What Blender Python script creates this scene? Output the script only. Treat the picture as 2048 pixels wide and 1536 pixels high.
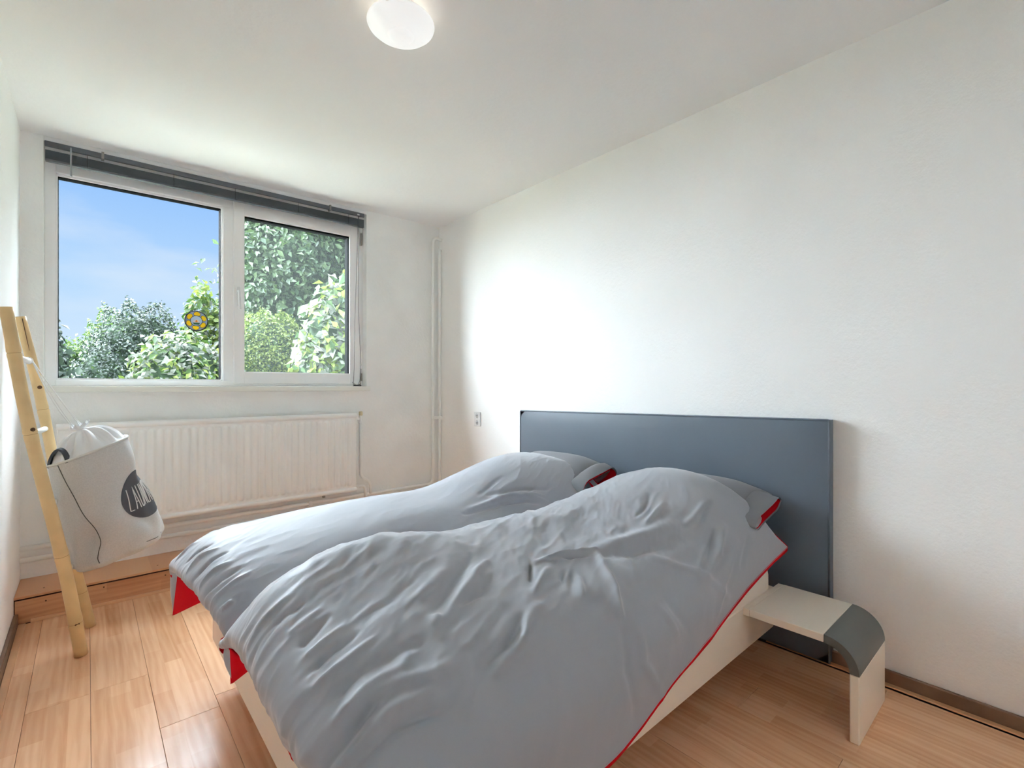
import bpy, math, random
import numpy as np
from mathutils import Vector, Matrix

# ---------------------------------------------------------------- scene, camera, light
for o in list(bpy.data.objects):
    bpy.data.objects.remove(o, do_unlink=True)
scene = bpy.context.scene
COL = scene.collection

cam_data = bpy.data.cameras.new('camera')
cam_data.sensor_width = 36.0
cam_data.lens = 963.0 / 2048.0 * 36.0
cam_data.shift_y = 6.27 / 2048.0
cam_data.clip_start = 0.02
cam_data.clip_end = 300
cam = bpy.data.objects.new('camera', cam_data)
COL.objects.link(cam)
cam.location = (0, 0, 1.15)
cam.rotation_euler = (math.radians(90), 0, math.radians(-41.406))
scene.camera = cam

# sky: pale at the horizon, blue higher up, thin clouds
world = bpy.data.worlds.new('sky')
scene.world = world
world.use_nodes = True
wt = world.node_tree
wt.nodes.clear()
w_out = wt.nodes.new('ShaderNodeOutputWorld')
w_bg = wt.nodes.new('ShaderNodeBackground')
w_tc = wt.nodes.new('ShaderNodeTexCoord')
w_sep = wt.nodes.new('ShaderNodeSeparateXYZ')
w_ramp = wt.nodes.new('ShaderNodeValToRGB')
w_noise = wt.nodes.new('ShaderNodeTexNoise')
w_map = wt.nodes.new('ShaderNodeMapping')
w_nr = wt.nodes.new('ShaderNodeMapRange')
w_mix = wt.nodes.new('ShaderNodeMix')
w_mix.data_type = 'RGBA'
wt.links.new(w_tc.outputs['Generated'], w_sep.inputs[0])
wt.links.new(w_sep.outputs['Z'], w_ramp.inputs[0])
e = w_ramp.color_ramp.elements
e[0].position = 0.0; e[0].color = (0.74, 0.86, 1.0, 1)
e[1].position = 0.42; e[1].color = (0.20, 0.46, 0.98, 1)
m_ = w_ramp.color_ramp.elements.new(0.17); m_.color = (0.50, 0.72, 1.0, 1)
w_map.inputs['Scale'].default_value = (2.2, 2.2, 6.0)
wt.links.new(w_tc.outputs['Generated'], w_map.inputs[0])
wt.links.new(w_map.outputs[0], w_noise.inputs['Vector'])
w_noise.inputs['Scale'].default_value = 2.0
w_noise.inputs['Detail'].default_value = 6
w_nr.inputs['From Min'].default_value = 0.52
w_nr.inputs['From Max'].default_value = 0.78
w_nr.inputs['To Max'].default_value = 0.45
wt.links.new(w_noise.outputs['Fac'], w_nr.inputs['Value'])
wt.links.new(w_nr.outputs[0], w_mix.inputs['Factor'])
wt.links.new(w_ramp.outputs[0], w_mix.inputs[6])
w_mix.inputs[7].default_value = (0.86, 0.90, 0.97, 1)
wt.links.new(w_mix.outputs[2], w_bg.inputs[0])
w_bg.inputs[1].default_value = 0.94
wt.links.new(w_bg.outputs[0], w_out.inputs[0])

# hazy sun, high behind thin cloud, coming in through the window
sun = bpy.data.lights.new('sun', 'SUN')
sun.energy = 66.0
sun.angle = math.radians(132)
sun.color = (0.81, 0.915, 1.0)
sun_o = bpy.data.objects.new('sun', sun)
COL.objects.link(sun_o)
sun_o.rotation_euler = Vector((0.52, -0.52, -0.72)).to_track_quat('-Z', 'Y').to_euler()
sun_o.location = (-3, 9, 7)

vs = scene.view_settings
vs.view_transform = 'Standard'
vs.look = 'None'
vs.gamma = 1.0
vs.use_curve_mapping = False
vs.exposure = 0.12
scene.display_settings.display_device = 'sRGB'
try:
    scene.cycles.max_bounces = 13
    scene.cycles.diffuse_bounces = 12
    scene.cycles.glossy_bounces = 3
    scene.cycles.transparent_max_bounces = 13
    scene.cycles.sample_clamp_indirect = 6.0
    scene.cycles.caustics_reflective = False
    scene.cycles.caustics_refractive = False
    scene.cycles.use_denoising = True
    scene.cycles.use_adaptive_sampling = True
    scene.cycles.adaptive_threshold = 0.2
except Exception:
    pass

# ---------------------------------------------------------------- helpers
def obj_from(name, verts, faces, mat, parent=None, smooth=False, loc=(0, 0, 0)):
    """One mesh object. verts are world coordinates; they are stored relative to the parent's root position."""
    off = np.array(parent['_base'] if parent is not None and '_base' in parent else (0, 0, 0), float)
    v = np.asarray(verts, float).reshape(-1, 3) - off
    me = bpy.data.meshes.new(name)
    me.from_pydata(v.tolist(), [], [tuple(int(i) for i in f_) for f_ in faces])
    me.validate(clean_customdata=False)
    if isinstance(mat, (list, tuple)):
        for m in mat:
            me.materials.append(m)
    elif mat is not None:
        me.materials.append(mat)
    if smooth:
        me.polygons.foreach_set('use_smooth', [True] * len(me.polygons))
    me.update()
    o = bpy.data.objects.new(name, me)
    COL.objects.link(o)
    if parent is not None:
        o.parent = parent
        if '_base' in parent:
            o['_base'] = list(parent['_base'])
    o.location = loc
    return o

def tag(o, label=None, cat=None, group=None, kind=None):
    if label: o['label'] = label
    if cat: o['category'] = cat
    if group: o['group'] = group
    if kind: o['kind'] = kind
    return o

def thing(name, loc, label, cat, group=None):
    o = bpy.data.objects.new(name, None)
    o.empty_display_size = 0.05
    COL.objects.link(o)
    o.location = loc
    o['_base'] = [float(c) for c in loc]
    return tag(o, label, cat, group)

def box_geo(lo, hi, bev=0.0):
    """Box, optionally chamfered on all edges (24 verts)."""
    x0, y0, z0 = lo; x1, y1, z1 = hi
    if bev <= 0:
        v = [(x0, y0, z0), (x1, y0, z0), (x1, y1, z0), (x0, y1, z0), (x0, y0, z1), (x1, y0, z1), (x1, y1, z1), (x0, y1, z1)]
        f = [(0, 3, 2, 1), (4, 5, 6, 7), (0, 1, 5, 4), (1, 2, 6, 5), (2, 3, 7, 6), (3, 0, 4, 7)]
        return v, f
    b = bev
    v = []; idx = {}
    for sx in (0, 1):
        for sy in (0, 1):
            for sz in (0, 1):
                c = [(x0, x1)[sx], (y0, y1)[sy], (z0, z1)[sz]]
                s = [(1, -1)[sx], (1, -1)[sy], (1, -1)[sz]]
                for ax in range(3):
                    p = [c[k] + (0 if k == ax else s[k] * b) for k in range(3)]
                    idx[(sx, sy, sz, ax)] = len(v); v.append(p)
    f = []
    def quad(keys, n):
        pts = [np.array(v[k]) for k in keys]
        nn = np.cross(pts[1] - pts[0], pts[2] - pts[0])
        f.append(tuple(keys) if np.dot(nn, n) > 0 else tuple(reversed(keys)))
    for ax in range(3):
        o1, o2 = [k for k in range(3) if k != ax]
        for s in (0, 1):
            ks = []
            for a, c in ((0, 0), (1, 0), (1, 1), (0, 1)):
                k = [0, 0, 0]; k[ax] = s; k[o1] = a; k[o2] = c
                ks.append(idx[(k[0], k[1], k[2], ax)])
            n = np.zeros(3); n[ax] = 1 if s else -1
            quad(ks, n)
        # edges parallel to ax
        for a in (0, 1):
            for c in (0, 1):
                k0 = [0, 0, 0]; k1 = [0, 0, 0]; k1[ax] = 1
                for k in (k0, k1):
                    k[o1] = a; k[o2] = c
                ks = [idx[(*k0, o1)], idx[(*k1, o1)], idx[(*k1, o2)], idx[(*k0, o2)]]
                n = np.zeros(3); n[o1] = 1 if a else -1; n[o2] = 1 if c else -1
                quad(ks, n)
    for sx in (0, 1):
        for sy in (0, 1):
            for sz in (0, 1):
                ks = [idx[(sx, sy, sz, a)] for a in range(3)]
                n = np.array([1 if sx else -1, 1 if sy else -1, 1 if sz else -1.])
                quad(ks, n)
    return v, f

def join(*geos):
    V = []; Fc = []
    for v, f in geos:
        k = len(V)
        V += [tuple(p) for p in v]
        Fc += [tuple(i + k for i in q) for q in f]
    return V, Fc

def box(name, lo, hi, mat, parent=None, bev=0.0):
    v, f = box_geo(lo, hi, bev)
    return obj_from(name, v, f, mat, parent)

def tube_geo(path, rad, seg=12, cap=True):
    P = np.array(path, float)
    n = len(P)
    R = np.full(n, rad, float) if np.isscalar(rad) else np.array(rad, float)
    T = np.gradient(P, axis=0)
    T /= np.linalg.norm(T, axis=1)[:, None]
    a = np.array([0, 0, 1.]) if abs(T[0, 2]) < 0.9 else np.array([1., 0, 0])
    U = np.cross(T[0], a); U /= np.linalg.norm(U)
    V = []; Fc = []
    for i in range(n):
        U = U - T[i] * np.dot(U, T[i]); U /= np.linalg.norm(U)
        W = np.cross(T[i], U)
        for k in range(seg):
            t = 2 * math.pi * k / seg
            V.append(P[i] + R[i] * (math.cos(t) * U + math.sin(t) * W))
    for i in range(n - 1):
        for k in range(seg):
            k2 = (k + 1) % seg
            Fc.append((i * seg + k, i * seg + k2, (i + 1) * seg + k2, (i + 1) * seg + k))
    if cap:
        Fc.append(tuple(reversed(range(seg))))
        Fc.append(tuple((n - 1) * seg + k for k in range(seg)))
    return V, Fc

def tube(name, path, rad, mat, parent=None, seg=12, cap=True):
    v, f = tube_geo(path, rad, seg, cap)
    o = obj_from(name, v, f, mat, parent, smooth=True)
    return o

def round_path(pts, r, n=6):
    """Polyline with rounded corners."""
    P = [np.array(p, float) for p in pts]
    out = [P[0]]
    for i in range(1, len(P) - 1):
        a = P[i - 1] - P[i]; b = P[i + 1] - P[i]
        la, lb = np.linalg.norm(a), np.linalg.norm(b)
        rr = min(r, la * .49, lb * .49)
        p0 = P[i] + a / la * rr; p1 = P[i] + b / lb * rr
        for k in range(n + 1):
            t = k / n
            out.append((1 - t) ** 2 * p0 + 2 * t * (1 - t) * P[i] + t * t * p1)
    out.append(P[-1])
    return out

def lathe_geo(profile, c, seg=32, axis=(0, 0, 1)):
    """profile: (radius, height) pairs along the axis from point c."""
    ax = np.array(axis, float); ax /= np.linalg.norm(ax)
    a = np.array([1., 0, 0]) if abs(ax[0]) < .9 else np.array([0, 1., 0])
    U = np.cross(ax, a); U /= np.linalg.norm(U); W = np.cross(ax, U)
    V = []; Fc = []
    for r, h in profile:
        for k in range(seg):
            t = 2 * math.pi * k / seg
            V.append(np.array(c) + ax * h + r * (math.cos(t) * U + math.sin(t) * W))
    for i in range(len(profile) - 1):
        for k in range(seg):
            k2 = (k + 1) % seg
            Fc.append((i * seg + k, i * seg + k2, (i + 1) * seg + k2, (i + 1) * seg + k))
    if profile[0][0] > 1e-5: Fc.append(tuple(reversed(range(seg))))
    if profile[-1][0] > 1e-5: Fc.append(tuple((len(profile) - 1) * seg + k for k in range(seg)))
    return V, Fc

def lathe(name, profile, c, mat, parent=None, seg=32, axis=(0, 0, 1), smooth=True):
    v, f = lathe_geo(profile, c, seg, axis)
    return obj_from(name, v, f, mat, parent, smooth=smooth)

def grid_faces(ns, nt, close_t=False):
    Fc = []
    m = nt if close_t else nt - 1
    for i in range(ns - 1):
        for j in range(m):
            j2 = (j + 1) % nt
            Fc.append((i * nt + j, i * nt + j2, (i + 1) * nt + j2, (i + 1) * nt + j))
    return Fc

def auto_smooth(o, deg=40):
    me = o.data
    me.polygons.foreach_set('use_smooth', [True] * len(me.polygons))
    try:
        me.set_sharp_from_angle(angle=math.radians(deg))
    except Exception:
        pass
    return o

# ---------------------------------------------------------------- materials
def lin(r, g, b):
    def c(x):
        x /= 255.0
        return x / 12.92 if x <= 0.04045 else ((x + 0.055) / 1.055) ** 2.4
    return (c(r), c(g), c(b), 1.0)

def material(name, color, rough=0.5, spec=0.5, bump=None, var=None, metallic=0.0, sheen=0.0, coat=0.0, emit=None, trans=0.0):
    """Procedural principled material. bump=(scale, strength, distance), var=(scale, amount): value mottling."""
    m = bpy.data.materials.new(name)
    m.use_nodes = True
    nt = m.node_tree
    b = nt.nodes['Principled BSDF']
    b.inputs['Base Color'].default_value = color if len(color) == 4 else (*color, 1)
    b.inputs['Roughness'].default_value = rough
    b.inputs['Specular IOR Level'].default_value = spec
    b.inputs['Metallic'].default_value = metallic
    if sheen:
        b.inputs['Sheen Weight'].default_value = sheen
        b.inputs['Sheen Roughness'].default_value = 0.4
    if coat: b.inputs['Coat Weight'].default_value = coat
    if trans: b.inputs['Transmission Weight'].default_value = trans
    if emit:
        b.inputs['Emission Color'].default_value = emit[0]
        b.inputs['Emission Strength'].default_value = emit[1]
    geo = nt.nodes.new('ShaderNodeNewGeometry')
    if var:
        n = nt.nodes.new('ShaderNodeTexNoise')
        n.inputs['Scale'].default_value = var[0]; n.inputs['Detail'].default_value = 2
        nt.links.new(geo.outputs['Position'], n.inputs['Vector'])
        mr = nt.nodes.new('ShaderNodeMapRange')
        mr.inputs['From Min'].default_value = 0.3; mr.inputs['From Max'].default_value = 0.7
        mr.inputs['To Min'].default_value = 1 - var[1]; mr.inputs['To Max'].default_value = 1 + var[1]
        nt.links.new(n.outputs['Fac'], mr.inputs['Value'])
        hsv = nt.nodes.new('ShaderNodeHueSaturation')
        hsv.inputs['Color'].default_value = color if len(color) == 4 else (*color, 1)
        nt.links.new(mr.outputs[0], hsv.inputs['Value'])
        nt.links.new(hsv.outputs[0], b.inputs['Base Color'])
    if bump:
        n = nt.nodes.new('ShaderNodeTexNoise')
        n.inputs['Scale'].default_value = bump[0]; n.inputs['Detail'].default_value = 2
        n.inputs['Roughness'].default_value = 0.6
        nt.links.new(geo.outputs['Position'], n.inputs['Vector'])
        bn = nt.nodes.new('ShaderNodeBump')
        bn.inputs['Strength'].default_value = bump[1]; bn.inputs['Distance'].default_value = bump[2]
        nt.links.new(n.outputs['Fac'], bn.inputs['Height'])
        nt.links.new(bn.outputs[0], b.inputs['Normal'])
    return m

def wood_floor(name, c1, c2, along='y', rough=0.24, strips=True, strength=1.0):
    """Laminate: staves printed on each board plus long grain; world-space pattern, shifted per board."""
    m = bpy.data.materials.new(name)
    m.use_nodes = True
    nt = m.node_tree; N = nt.nodes; L = nt.links
    b = N['Principled BSDF']
    geo = N.new('ShaderNodeNewGeometry')
    oi = N.new('ShaderNodeObjectInfo')
    sep = N.new('ShaderNodeSeparateXYZ'); L.new(geo.outputs['Position'], sep.inputs[0])
    a_, c_ = ('Y', 'X') if along == 'y' else ('X', 'Z')
    off = N.new('ShaderNodeMath'); off.operation = 'MULTIPLY_ADD'
    L.new(oi.outputs['Random'], off.inputs[0]); off.inputs[1].default_value = 7.0
    L.new(sep.outputs[a_], off.inputs[2])
    comb = N.new('ShaderNodeCombineXYZ')
    L.new(off.outputs[0], comb.inputs['X']); L.new(sep.outputs[c_], comb.inputs['Y'])
    # staves
    br = N.new('ShaderNodeTexBrick')
    br.inputs['Scale'].default_value = 1.0
    br.inputs['Mortar Size'].default_value = 0.0
    br.inputs['Brick Width'].default_value = 0.37
    br.inputs['Row Height'].default_value = 0.1745 / 3
    br.offset = 0.37
    br.inputs['Color1'].default_value = (0, 0, 0, 1); br.inputs['Color2'].default_value = (1, 1, 1, 1)
    mp0 = N.new('ShaderNodeMapping')
    mp0.inputs['Location'].default_value = (0.1, 0.166 + 0.1745, 0)
    L.new(comb.outputs[0], mp0.inputs[0]); L.new(mp0.outputs[0], br.inputs['Vector'])
    # grain
    mp = N.new('ShaderNodeMapping'); mp.inputs['Scale'].default_value = (2.2, 38, 1)
    L.new(comb.outputs[0], mp.inputs[0])
    n1 = N.new('ShaderNodeTexNoise'); n1.inputs['Scale'].default_value = 1.0; n1.inputs['Detail'].default_value = 3
    n1.inputs['Distortion'].default_value = 1.6
    L.new(mp.outputs[0], n1.inputs['Vector'])
    mp2 = N.new('ShaderNodeMapping'); mp2.inputs['Scale'].default_value = (1.6, 9, 1)
    L.new(comb.outputs[0], mp2.inputs[0])
    wv = N.new('ShaderNodeTexWave'); wv.bands_direction = 'Y'; wv.inputs['Scale'].default_value = 1.3
    wv.inputs['Distortion'].default_value = 9; wv.inputs['Detail'].default_value = 2; wv.inputs['Detail Scale'].default_value = .7
    L.new(mp2.outputs[0], wv.inputs['Vector'])
    nh = N.new('ShaderNodeMath'); nh.operation = 'MULTIPLY_ADD'
    L.new(n1.outputs['Fac'], nh.inputs[0]); nh.inputs[1].default_value = 0.55; nh.inputs[2].default_value = 0.22
    s1 = N.new('ShaderNodeMath'); s1.operation = 'MULTIPLY_ADD'
    L.new(br.outputs['Color'], s1.inputs[0]); s1.inputs[1].default_value = 0.34 if strips else 0.12
    L.new(nh.outputs[0], s1.inputs[2])
    s2 = N.new('ShaderNodeMath'); s2.operation = 'MULTIPLY_ADD'
    L.new(wv.outputs['Fac'], s2.inputs[0]); s2.inputs[1].default_value = 0.16
    L.new(s1.outputs[0], s2.inputs[2])
    s3 = N.new('ShaderNodeMath'); s3.operation = 'MULTIPLY_ADD'
    L.new(oi.outputs['Random'], s3.inputs[0]); s3.inputs[1].default_value = 0.16
    L.new(s2.outputs[0], s3.inputs[2])
    ramp = N.new('ShaderNodeValToRGB')
    ramp.color_ramp.elements[0].position = 0.42; ramp.color_ramp.elements[0].color = c1
    ramp.color_ramp.elements[1].position = 1.08 if False else 1.0; ramp.color_ramp.elements[1].color = c2
    L.new(s3.outputs[0], ramp.inputs[0])
    L.new(ramp.outputs[0], b.inputs['Base Color'])
    b.inputs['Roughness'].default_value = rough
    bn = N.new('ShaderNodeBump'); bn.inputs['Strength'].default_value = 0.05; bn.inputs['Distance'].default_value = 0.002
    L.new(n1.outputs['Fac'], bn.inputs['Height']); L.new(bn.outputs[0], b.inputs['Normal'])
    return m

M = {}
M['wall'] = material('painted_plaster', lin(250, 250, 249), 0.85, 0.25, bump=(60, 0.35, 0.004), var=(1.6, 0.018))
M['wardrobe'] = material('brown_wood_panelling', lin(120, 92, 70), 0.5, var=(6, 0.1))
M['wall_rough'] = material('rough_painted_plaster', lin(245, 246, 245), 0.9, 0.2, bump=(45, 0.45, 0.005), var=(3.5, 0.035))
M['ceiling'] = material('ceiling_paint', lin(250, 250, 250), 0.9, 0.2, bump=(35, 0.22, 0.004), var=(1.2, 0.022))
def matte(m):
    """Plain chalky paint: a diffuse surface that keeps the bump."""
    nt = m.node_tree; b = nt.nodes['Principled BSDF']
    d = nt.nodes.new('ShaderNodeBsdfDiffuse')
    d.inputs[0].default_value = b.inputs['Base Color'].default_value[:]
    for l in list(nt.links):
        if l.to_node == b and l.to_socket.name in ('Base Color', 'Normal'):
            nt.links.new(l.from_socket, d.inputs[0 if l.to_socket.name == 'Base Color' else 'Normal'])
    nt.links.new(d.outputs[0], nt.nodes['Material Output'].inputs[0])
    nt.nodes.remove(b)
    return m
for k_ in ('wall', 'wall_rough', 'ceiling'): matte(M[k_])
M['pvc'] = material('white_window_plastic', lin(248, 248, 249), 0.3, 0.5)
M['sill'] = material('white_lacquered_sill', lin(236, 238, 232), 0.3, 0.5)
M['gasket'] = material('black_rubber_gasket', lin(7, 8, 10), 0.9, 0.05)
M['radiator'] = material('white_radiator_enamel', lin(246, 247, 246), 0.3, 0.5)
M['pipe'] = material('white_painted_pipe', lin(247, 248, 246), 0.35, 0.5, bump=(120, 0.1, 0.001))
M['plank'] = wood_floor('beech_laminate', lin(198, 145, 103), lin(225, 180, 142))
M['plank_x'] = wood_floor('beech_laminate_boxing', lin(176, 122, 84), lin(205, 156, 116), along='x', rough=0.35)
M['strip'] = material('beech_edge_strip', lin(205, 155, 112), 0.4, var=(14, 0.06))
M['gap'] = material('dark_floor_gap', lin(58, 34, 22), 0.9)
M['skirting'] = material('brown_stained_skirting', lin(112, 84, 64), 0.5, bump=(40, 0.3, 0.002), var=(16, 0.14))
M['blind'] = material('grey_aluminium_blind', lin(92, 96, 101), 0.4, 0.5)
M['blind_dark'] = material('dark_grey_blind_rail', lin(84, 88, 94), 0.4)
M['clear'] = material('clear_plastic_wand', lin(235, 240, 245), 0.15, trans=0.6)
M['cord'] = material('dark_grey_cord', lin(60, 62, 66), 0.8)
M['white_cord'] = material('white_cotton_cord', lin(236, 236, 236), 0.85)
M['headboard'] = material('slate_grey_leatherette', lin(98, 108, 119), 0.45, 0.45, bump=(420, 0.10, 0.001), var=(2.5, 0.05))
M['duvet'] = material('grey_cotton_sateen', lin(161, 164, 172), 0.56, 0.5, sheen=0.5, bump=(900, 0.06, 0.001), var=(1.3, 0.02))
M['pillow'] = material('grey_cotton_pillowcase', lin(132, 133, 138), 0.8, 0.25, sheen=0.2, bump=(700, 0.08, 0.001))
M['red'] = material('red_cotton', lin(196, 2, 22), 0.9, 0.08, sheen=0.0, bump=(700, 0.05, 0.001))
M['mattress'] = material('cream_mattress_ticking', lin(232, 220, 208), 0.85, 0.2, bump=(300, 0.1, 0.001))
M['bedframe'] = material('cream_lacquer', lin(244, 235, 220), 0.35, 0.5)
M['bedleg'] = material('dark_metal', lin(50, 50, 52), 0.5)
M['corner'] = material('dark_grey_moulded_plastic', lin(92, 94, 90), 0.35, 0.5)
M['bamboo'] = material('bamboo', lin(214, 184, 134), 0.42, 0.45, bump=(60, 0.08, 0.002), var=(9, 0.10))
M['bamboo_node'] = material('bamboo_node', lin(150, 108, 58), 0.6)
M['bamboo_dark'] = material('bamboo_knot', lin(92, 62, 34), 0.8)
M['rung'] = material('white_painted_rung', lin(238, 238, 236), 0.45)
M['bag'] = material('grey_melange_canvas', lin(198, 197, 194), 0.9, 0.15, sheen=0.2, bump=(520, 0.25, 0.001), var=(190, 0.06))
M['bag_trim'] = material('light_grey_piping', lin(206, 206, 202), 0.85)
M['cotton'] = material('white_cotton', lin(236, 237, 240), 0.9, 0.15, bump=(600, 0.1, 0.001))
M['black'] = material('charcoal_print', lin(62, 64, 69), 0.7)
M['strap'] = material('black_strap', lin(46, 49, 56), 0.7)
M['letter'] = material('white_print', lin(232, 232, 230), 0.7)
M['seam'] = material('dark_seam_thread', lin(86, 84, 78), 0.9)
M['brass'] = material('tarnished_brass', lin(206, 192, 156), 0.5, metallic=0.0)
M['socket'] = material('white_socket_plastic', lin(236, 237, 238), 0.3)
M['socket_in'] = material('socket_recess', lin(206, 208, 210), 0.4)
M['hole'] = material('dark_hole', lin(70, 70, 72), 0.6)
M['steel'] = material('grey_steel', lin(150, 148, 142), 0.35, metallic=0.7)

# ---------------------------------------------------------------- the room
XL, XR, YB, YF = -0.267, 2.341, 3.629, -0.32
T = 0.22
WB = YB + 0.145
def ceil_z(x, y):
    u = (x - XL) / (XR - XL); v = (y - YF) / (YB - YF)
    return (1 - u) * (1 - v) * 2.512 + u * (1 - v) * 2.548 + (1 - u) * v * 2.510 + u * v * 2.564

tag(box('wall_left', (XL - T, YF - T, -0.05), (XL, WB, 2.75), M['wall']), kind='structure')
tag(box('wall_right', (XR, YF - T, -0.05), (XR + T, WB, 2.75), M['wall']), kind='structure')
tag(box('wall_front', (XL, YF - T, -0.05), (XR, YF, 2.75), M['wall']), kind='structure')

def wz(x, z):
    """The window and the ceiling rise very slightly towards the right."""
    return z + (z - 1.15) * 0.0135 * (x - 0.73)

OX0, OX1, OZ0, OZ1 = -0.178, 1.661, 1.12, 2.527
WB = YB + 0.145
g = join(box_geo((XL, YB, -0.05), (OX0, WB, 2.75)), box_geo((OX1, YB, -0.05), (XR, WB, 2.75)),
         box_geo((OX0, YB, -0.05), (OX1, WB, OZ0)))
v, f = box_geo((OX0, YB, OZ1), (OX1, WB, 2.75))
v = [(x, y, wz(x, z) if z < 2.6 else z) for x, y, z in v]
g = join(g, (v, f))
tag(obj_from('wall_back', g[0], g[1], M['wall_rough']), kind='structure')

# ceiling: gently uneven slab
nx, ny = 14, 20
V = []; 
xs = np.linspace(XL - .1, XR + .1, nx); ys = np.linspace(YF - .1, YB + .1, ny)
rng = np.random.RandomState(4)
for y in ys:
    for x in xs:
        V.append((x, y, ceil_z(x, y) + 0.0015 * (rng.rand() - .5)))
Fc = [tuple(reversed(q)) for q in grid_faces(ny, nx)]
k = len(V)
V += [(xs[0], ys[0], 2.85), (xs[-1], ys[0], 2.85), (xs[-1], ys[-1], 2.85), (xs[0], ys[-1], 2.85)]
Fc.append((k, k + 1, k + 2, k + 3))
tag(obj_from('ceiling', V, Fc, M['ceiling'], smooth=True), kind='structure')

# floor: sub-floor with every laminate board laid on it
floor = tag(box('floor', (XL, YF, -0.06), (XR, YB, -0.010), M['gap']), kind='structure')
def plank_mesh(w, l):
    v, f = box_geo((0.0005, 0.0005, -0.009), (w - 0.0005, l - 0.0005, 0.0), 0.0007)
    me = bpy.data.meshes.new('plank')
    me.from_pydata([tuple(p) for p in v], [], f)
    me.materials.append(M['plank'])
    return me
PITCH = 0.1745
edges = [XL + 0.020] + [-0.166 + PITCH * i for i in range(15)]
edges = [e_ for e_ in edges if e_ < 2.29] + [2.290]
PL = 1.27
phase = {1: 2.40 - 1.27, 3: 2.0 - 1.27, 11: 0.44}
cache = {}
rng = random.Random(3)
for ci in range(len(edges) - 1):
    x0, x1 = edges[ci], edges[ci + 1]
    ph = phase.get(ci, (ci * 0.47 + 0.2) % PL)
    cuts = [YF] + [ph + PL * k for k in range(-2, 5) if YF + .08 < ph + PL * k < 3.30 - .08] + [3.318]
    for a, b in zip(cuts[:-1], cuts[1:]):
        key = (round(x1 - x0, 4), round(b - a, 4))
        if key not in cache: cache[key] = plank_mesh(*key)
        o = bpy.data.objects.new('plank', cache[key])
        COL.objects.link(o); o.parent = floor
        o.location = (x0, a, 0)

# laminate boxing along the foot of the window wall
boxing = tag(box('trim_1', (XL, 3.338, -0.01), (XR, YB, 0.112), M['gap']), kind='structure')
box('front_board', (XL + 0.004, 3.330, 0.0), (XR, 3.338, 0.112), M['plank_x'], boxing, 0.001)
box('top_board', (XL + 0.001, 3.322, 0.122), (XR, YB, 0.133), M['plank_x'], boxing, 0.0015)
box('packing_strip', (XL, 3.338, 0.112), (XR, YB, 0.122), M['gap'], boxing)
q = []
for k in range(7):
    t = math.pi / 2 * k / 6
    q.append((3.330 - 0.014 * math.sin(t), 0.014 * math.cos(t)))
V = []; prof = [(3.330, 0.0)] + q
for x in (-0.208, XR):
    V += [(x, y, z) for y, z in prof]
n = len(prof)
Fc = [(i, (i + 1) % n, (i + 1) % n + n, i + n) for i in range(n)] + [tuple(range(n)), tuple(reversed(range(n, 2 * n)))]
obj_from('quarter_round', V, Fc, M['strip'], boxing)
for sx, sz in ((-0.155, .088), (.065, .095), (.33, .09)):
    lathe('screw', [(0.0035, 0), (0.0035, 0.0015)], (sx, 3.330, sz), M['bamboo_dark'], boxing, seg=10, axis=(0, -1, 0))
for sx in (-0.165, 0.30):
    lathe('screw', [(0.004, 0), (0.004, 0.0008)], (sx, 3.40, .133), M['bamboo_dark'], boxing, seg=10)

# skirting boards: brown stained, with a beech edge strip
def skirting(name, x_wall, sgn, y0, y1):
    a, b = sorted((x_wall, x_wall + sgn * 0.016))
    o = tag(box(name, (a, y0, 0), (b, y1, 0.052), M['skirting'], None, 0.003), kind='structure')
    return o
sk = skirting('baseboard_right', XR, -1, YF, 3.33)
box('edge_strip', (2.298, YF, 0.0), (2.3245, 3.316, 0.006), M['strip'], sk, 0.002)
sk = skirting('baseboard_left', XL, 1, YF, 3.33)
box('edge_strip', (XL + .0165, YF, 0.0), (XL + .042, 3.316, 0.005), M['strip'], sk, 0.0015)

# ---------------------------------------------------------------- window
def wbox(name, lo, hi, mat, parent, bev=0.0):
    v, f = box_geo(lo, hi, bev)
    return obj_from(name, [(x, y, wz(x, z)) for x, y, z in v], f, mat, parent)

def glass_mat(name, haze):
    m = bpy.data.materials.new(name); m.use_nodes = True
    nt = m.node_tree; nt.nodes.clear()
    out = nt.nodes.new('ShaderNodeOutputMaterial')
    tr = nt.nodes.new('ShaderNodeBsdfTransparent'); tr.inputs[0].default_value = (0.985, 0.995, 0.99, 1)
    gl = nt.nodes.new('ShaderNodeBsdfGlossy'); gl.inputs['Roughness'].default_value = 0.02
    fr = nt.nodes.new('ShaderNodeFresnel'); fr.inputs[0].default_value = 1.09
    mx = nt.nodes.new('ShaderNodeMixShader')
    nt.links.new(fr.outputs[0], mx.inputs[0]); nt.links.new(tr.outputs[0], mx.inputs[1]); nt.links.new(gl.outputs[0], mx.inputs[2])
    last = mx
    if haze:
        df = nt.nodes.new('ShaderNodeBsdfTranslucent'); df.inputs[0].default_value = (0.9, 0.95, 0.92, 1)
        m2 = nt.nodes.new('ShaderNodeMixShader'); m2.inputs[0].default_value = haze
        nt.links.new(mx.outputs[0], m2.inputs[1]); nt.links.new(df.outputs[0], m2.inputs[2]); last = m2
    nt.links.new(last.outputs[0], out.inputs[0])
    return m
M['glass'] = glass_mat('window_glass', 0.0)
M['glass_hazy'] = glass_mat('added_haze_window_glass', 0.010)  # whitish haze put into the sash pane as a faint translucent mix

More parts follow.
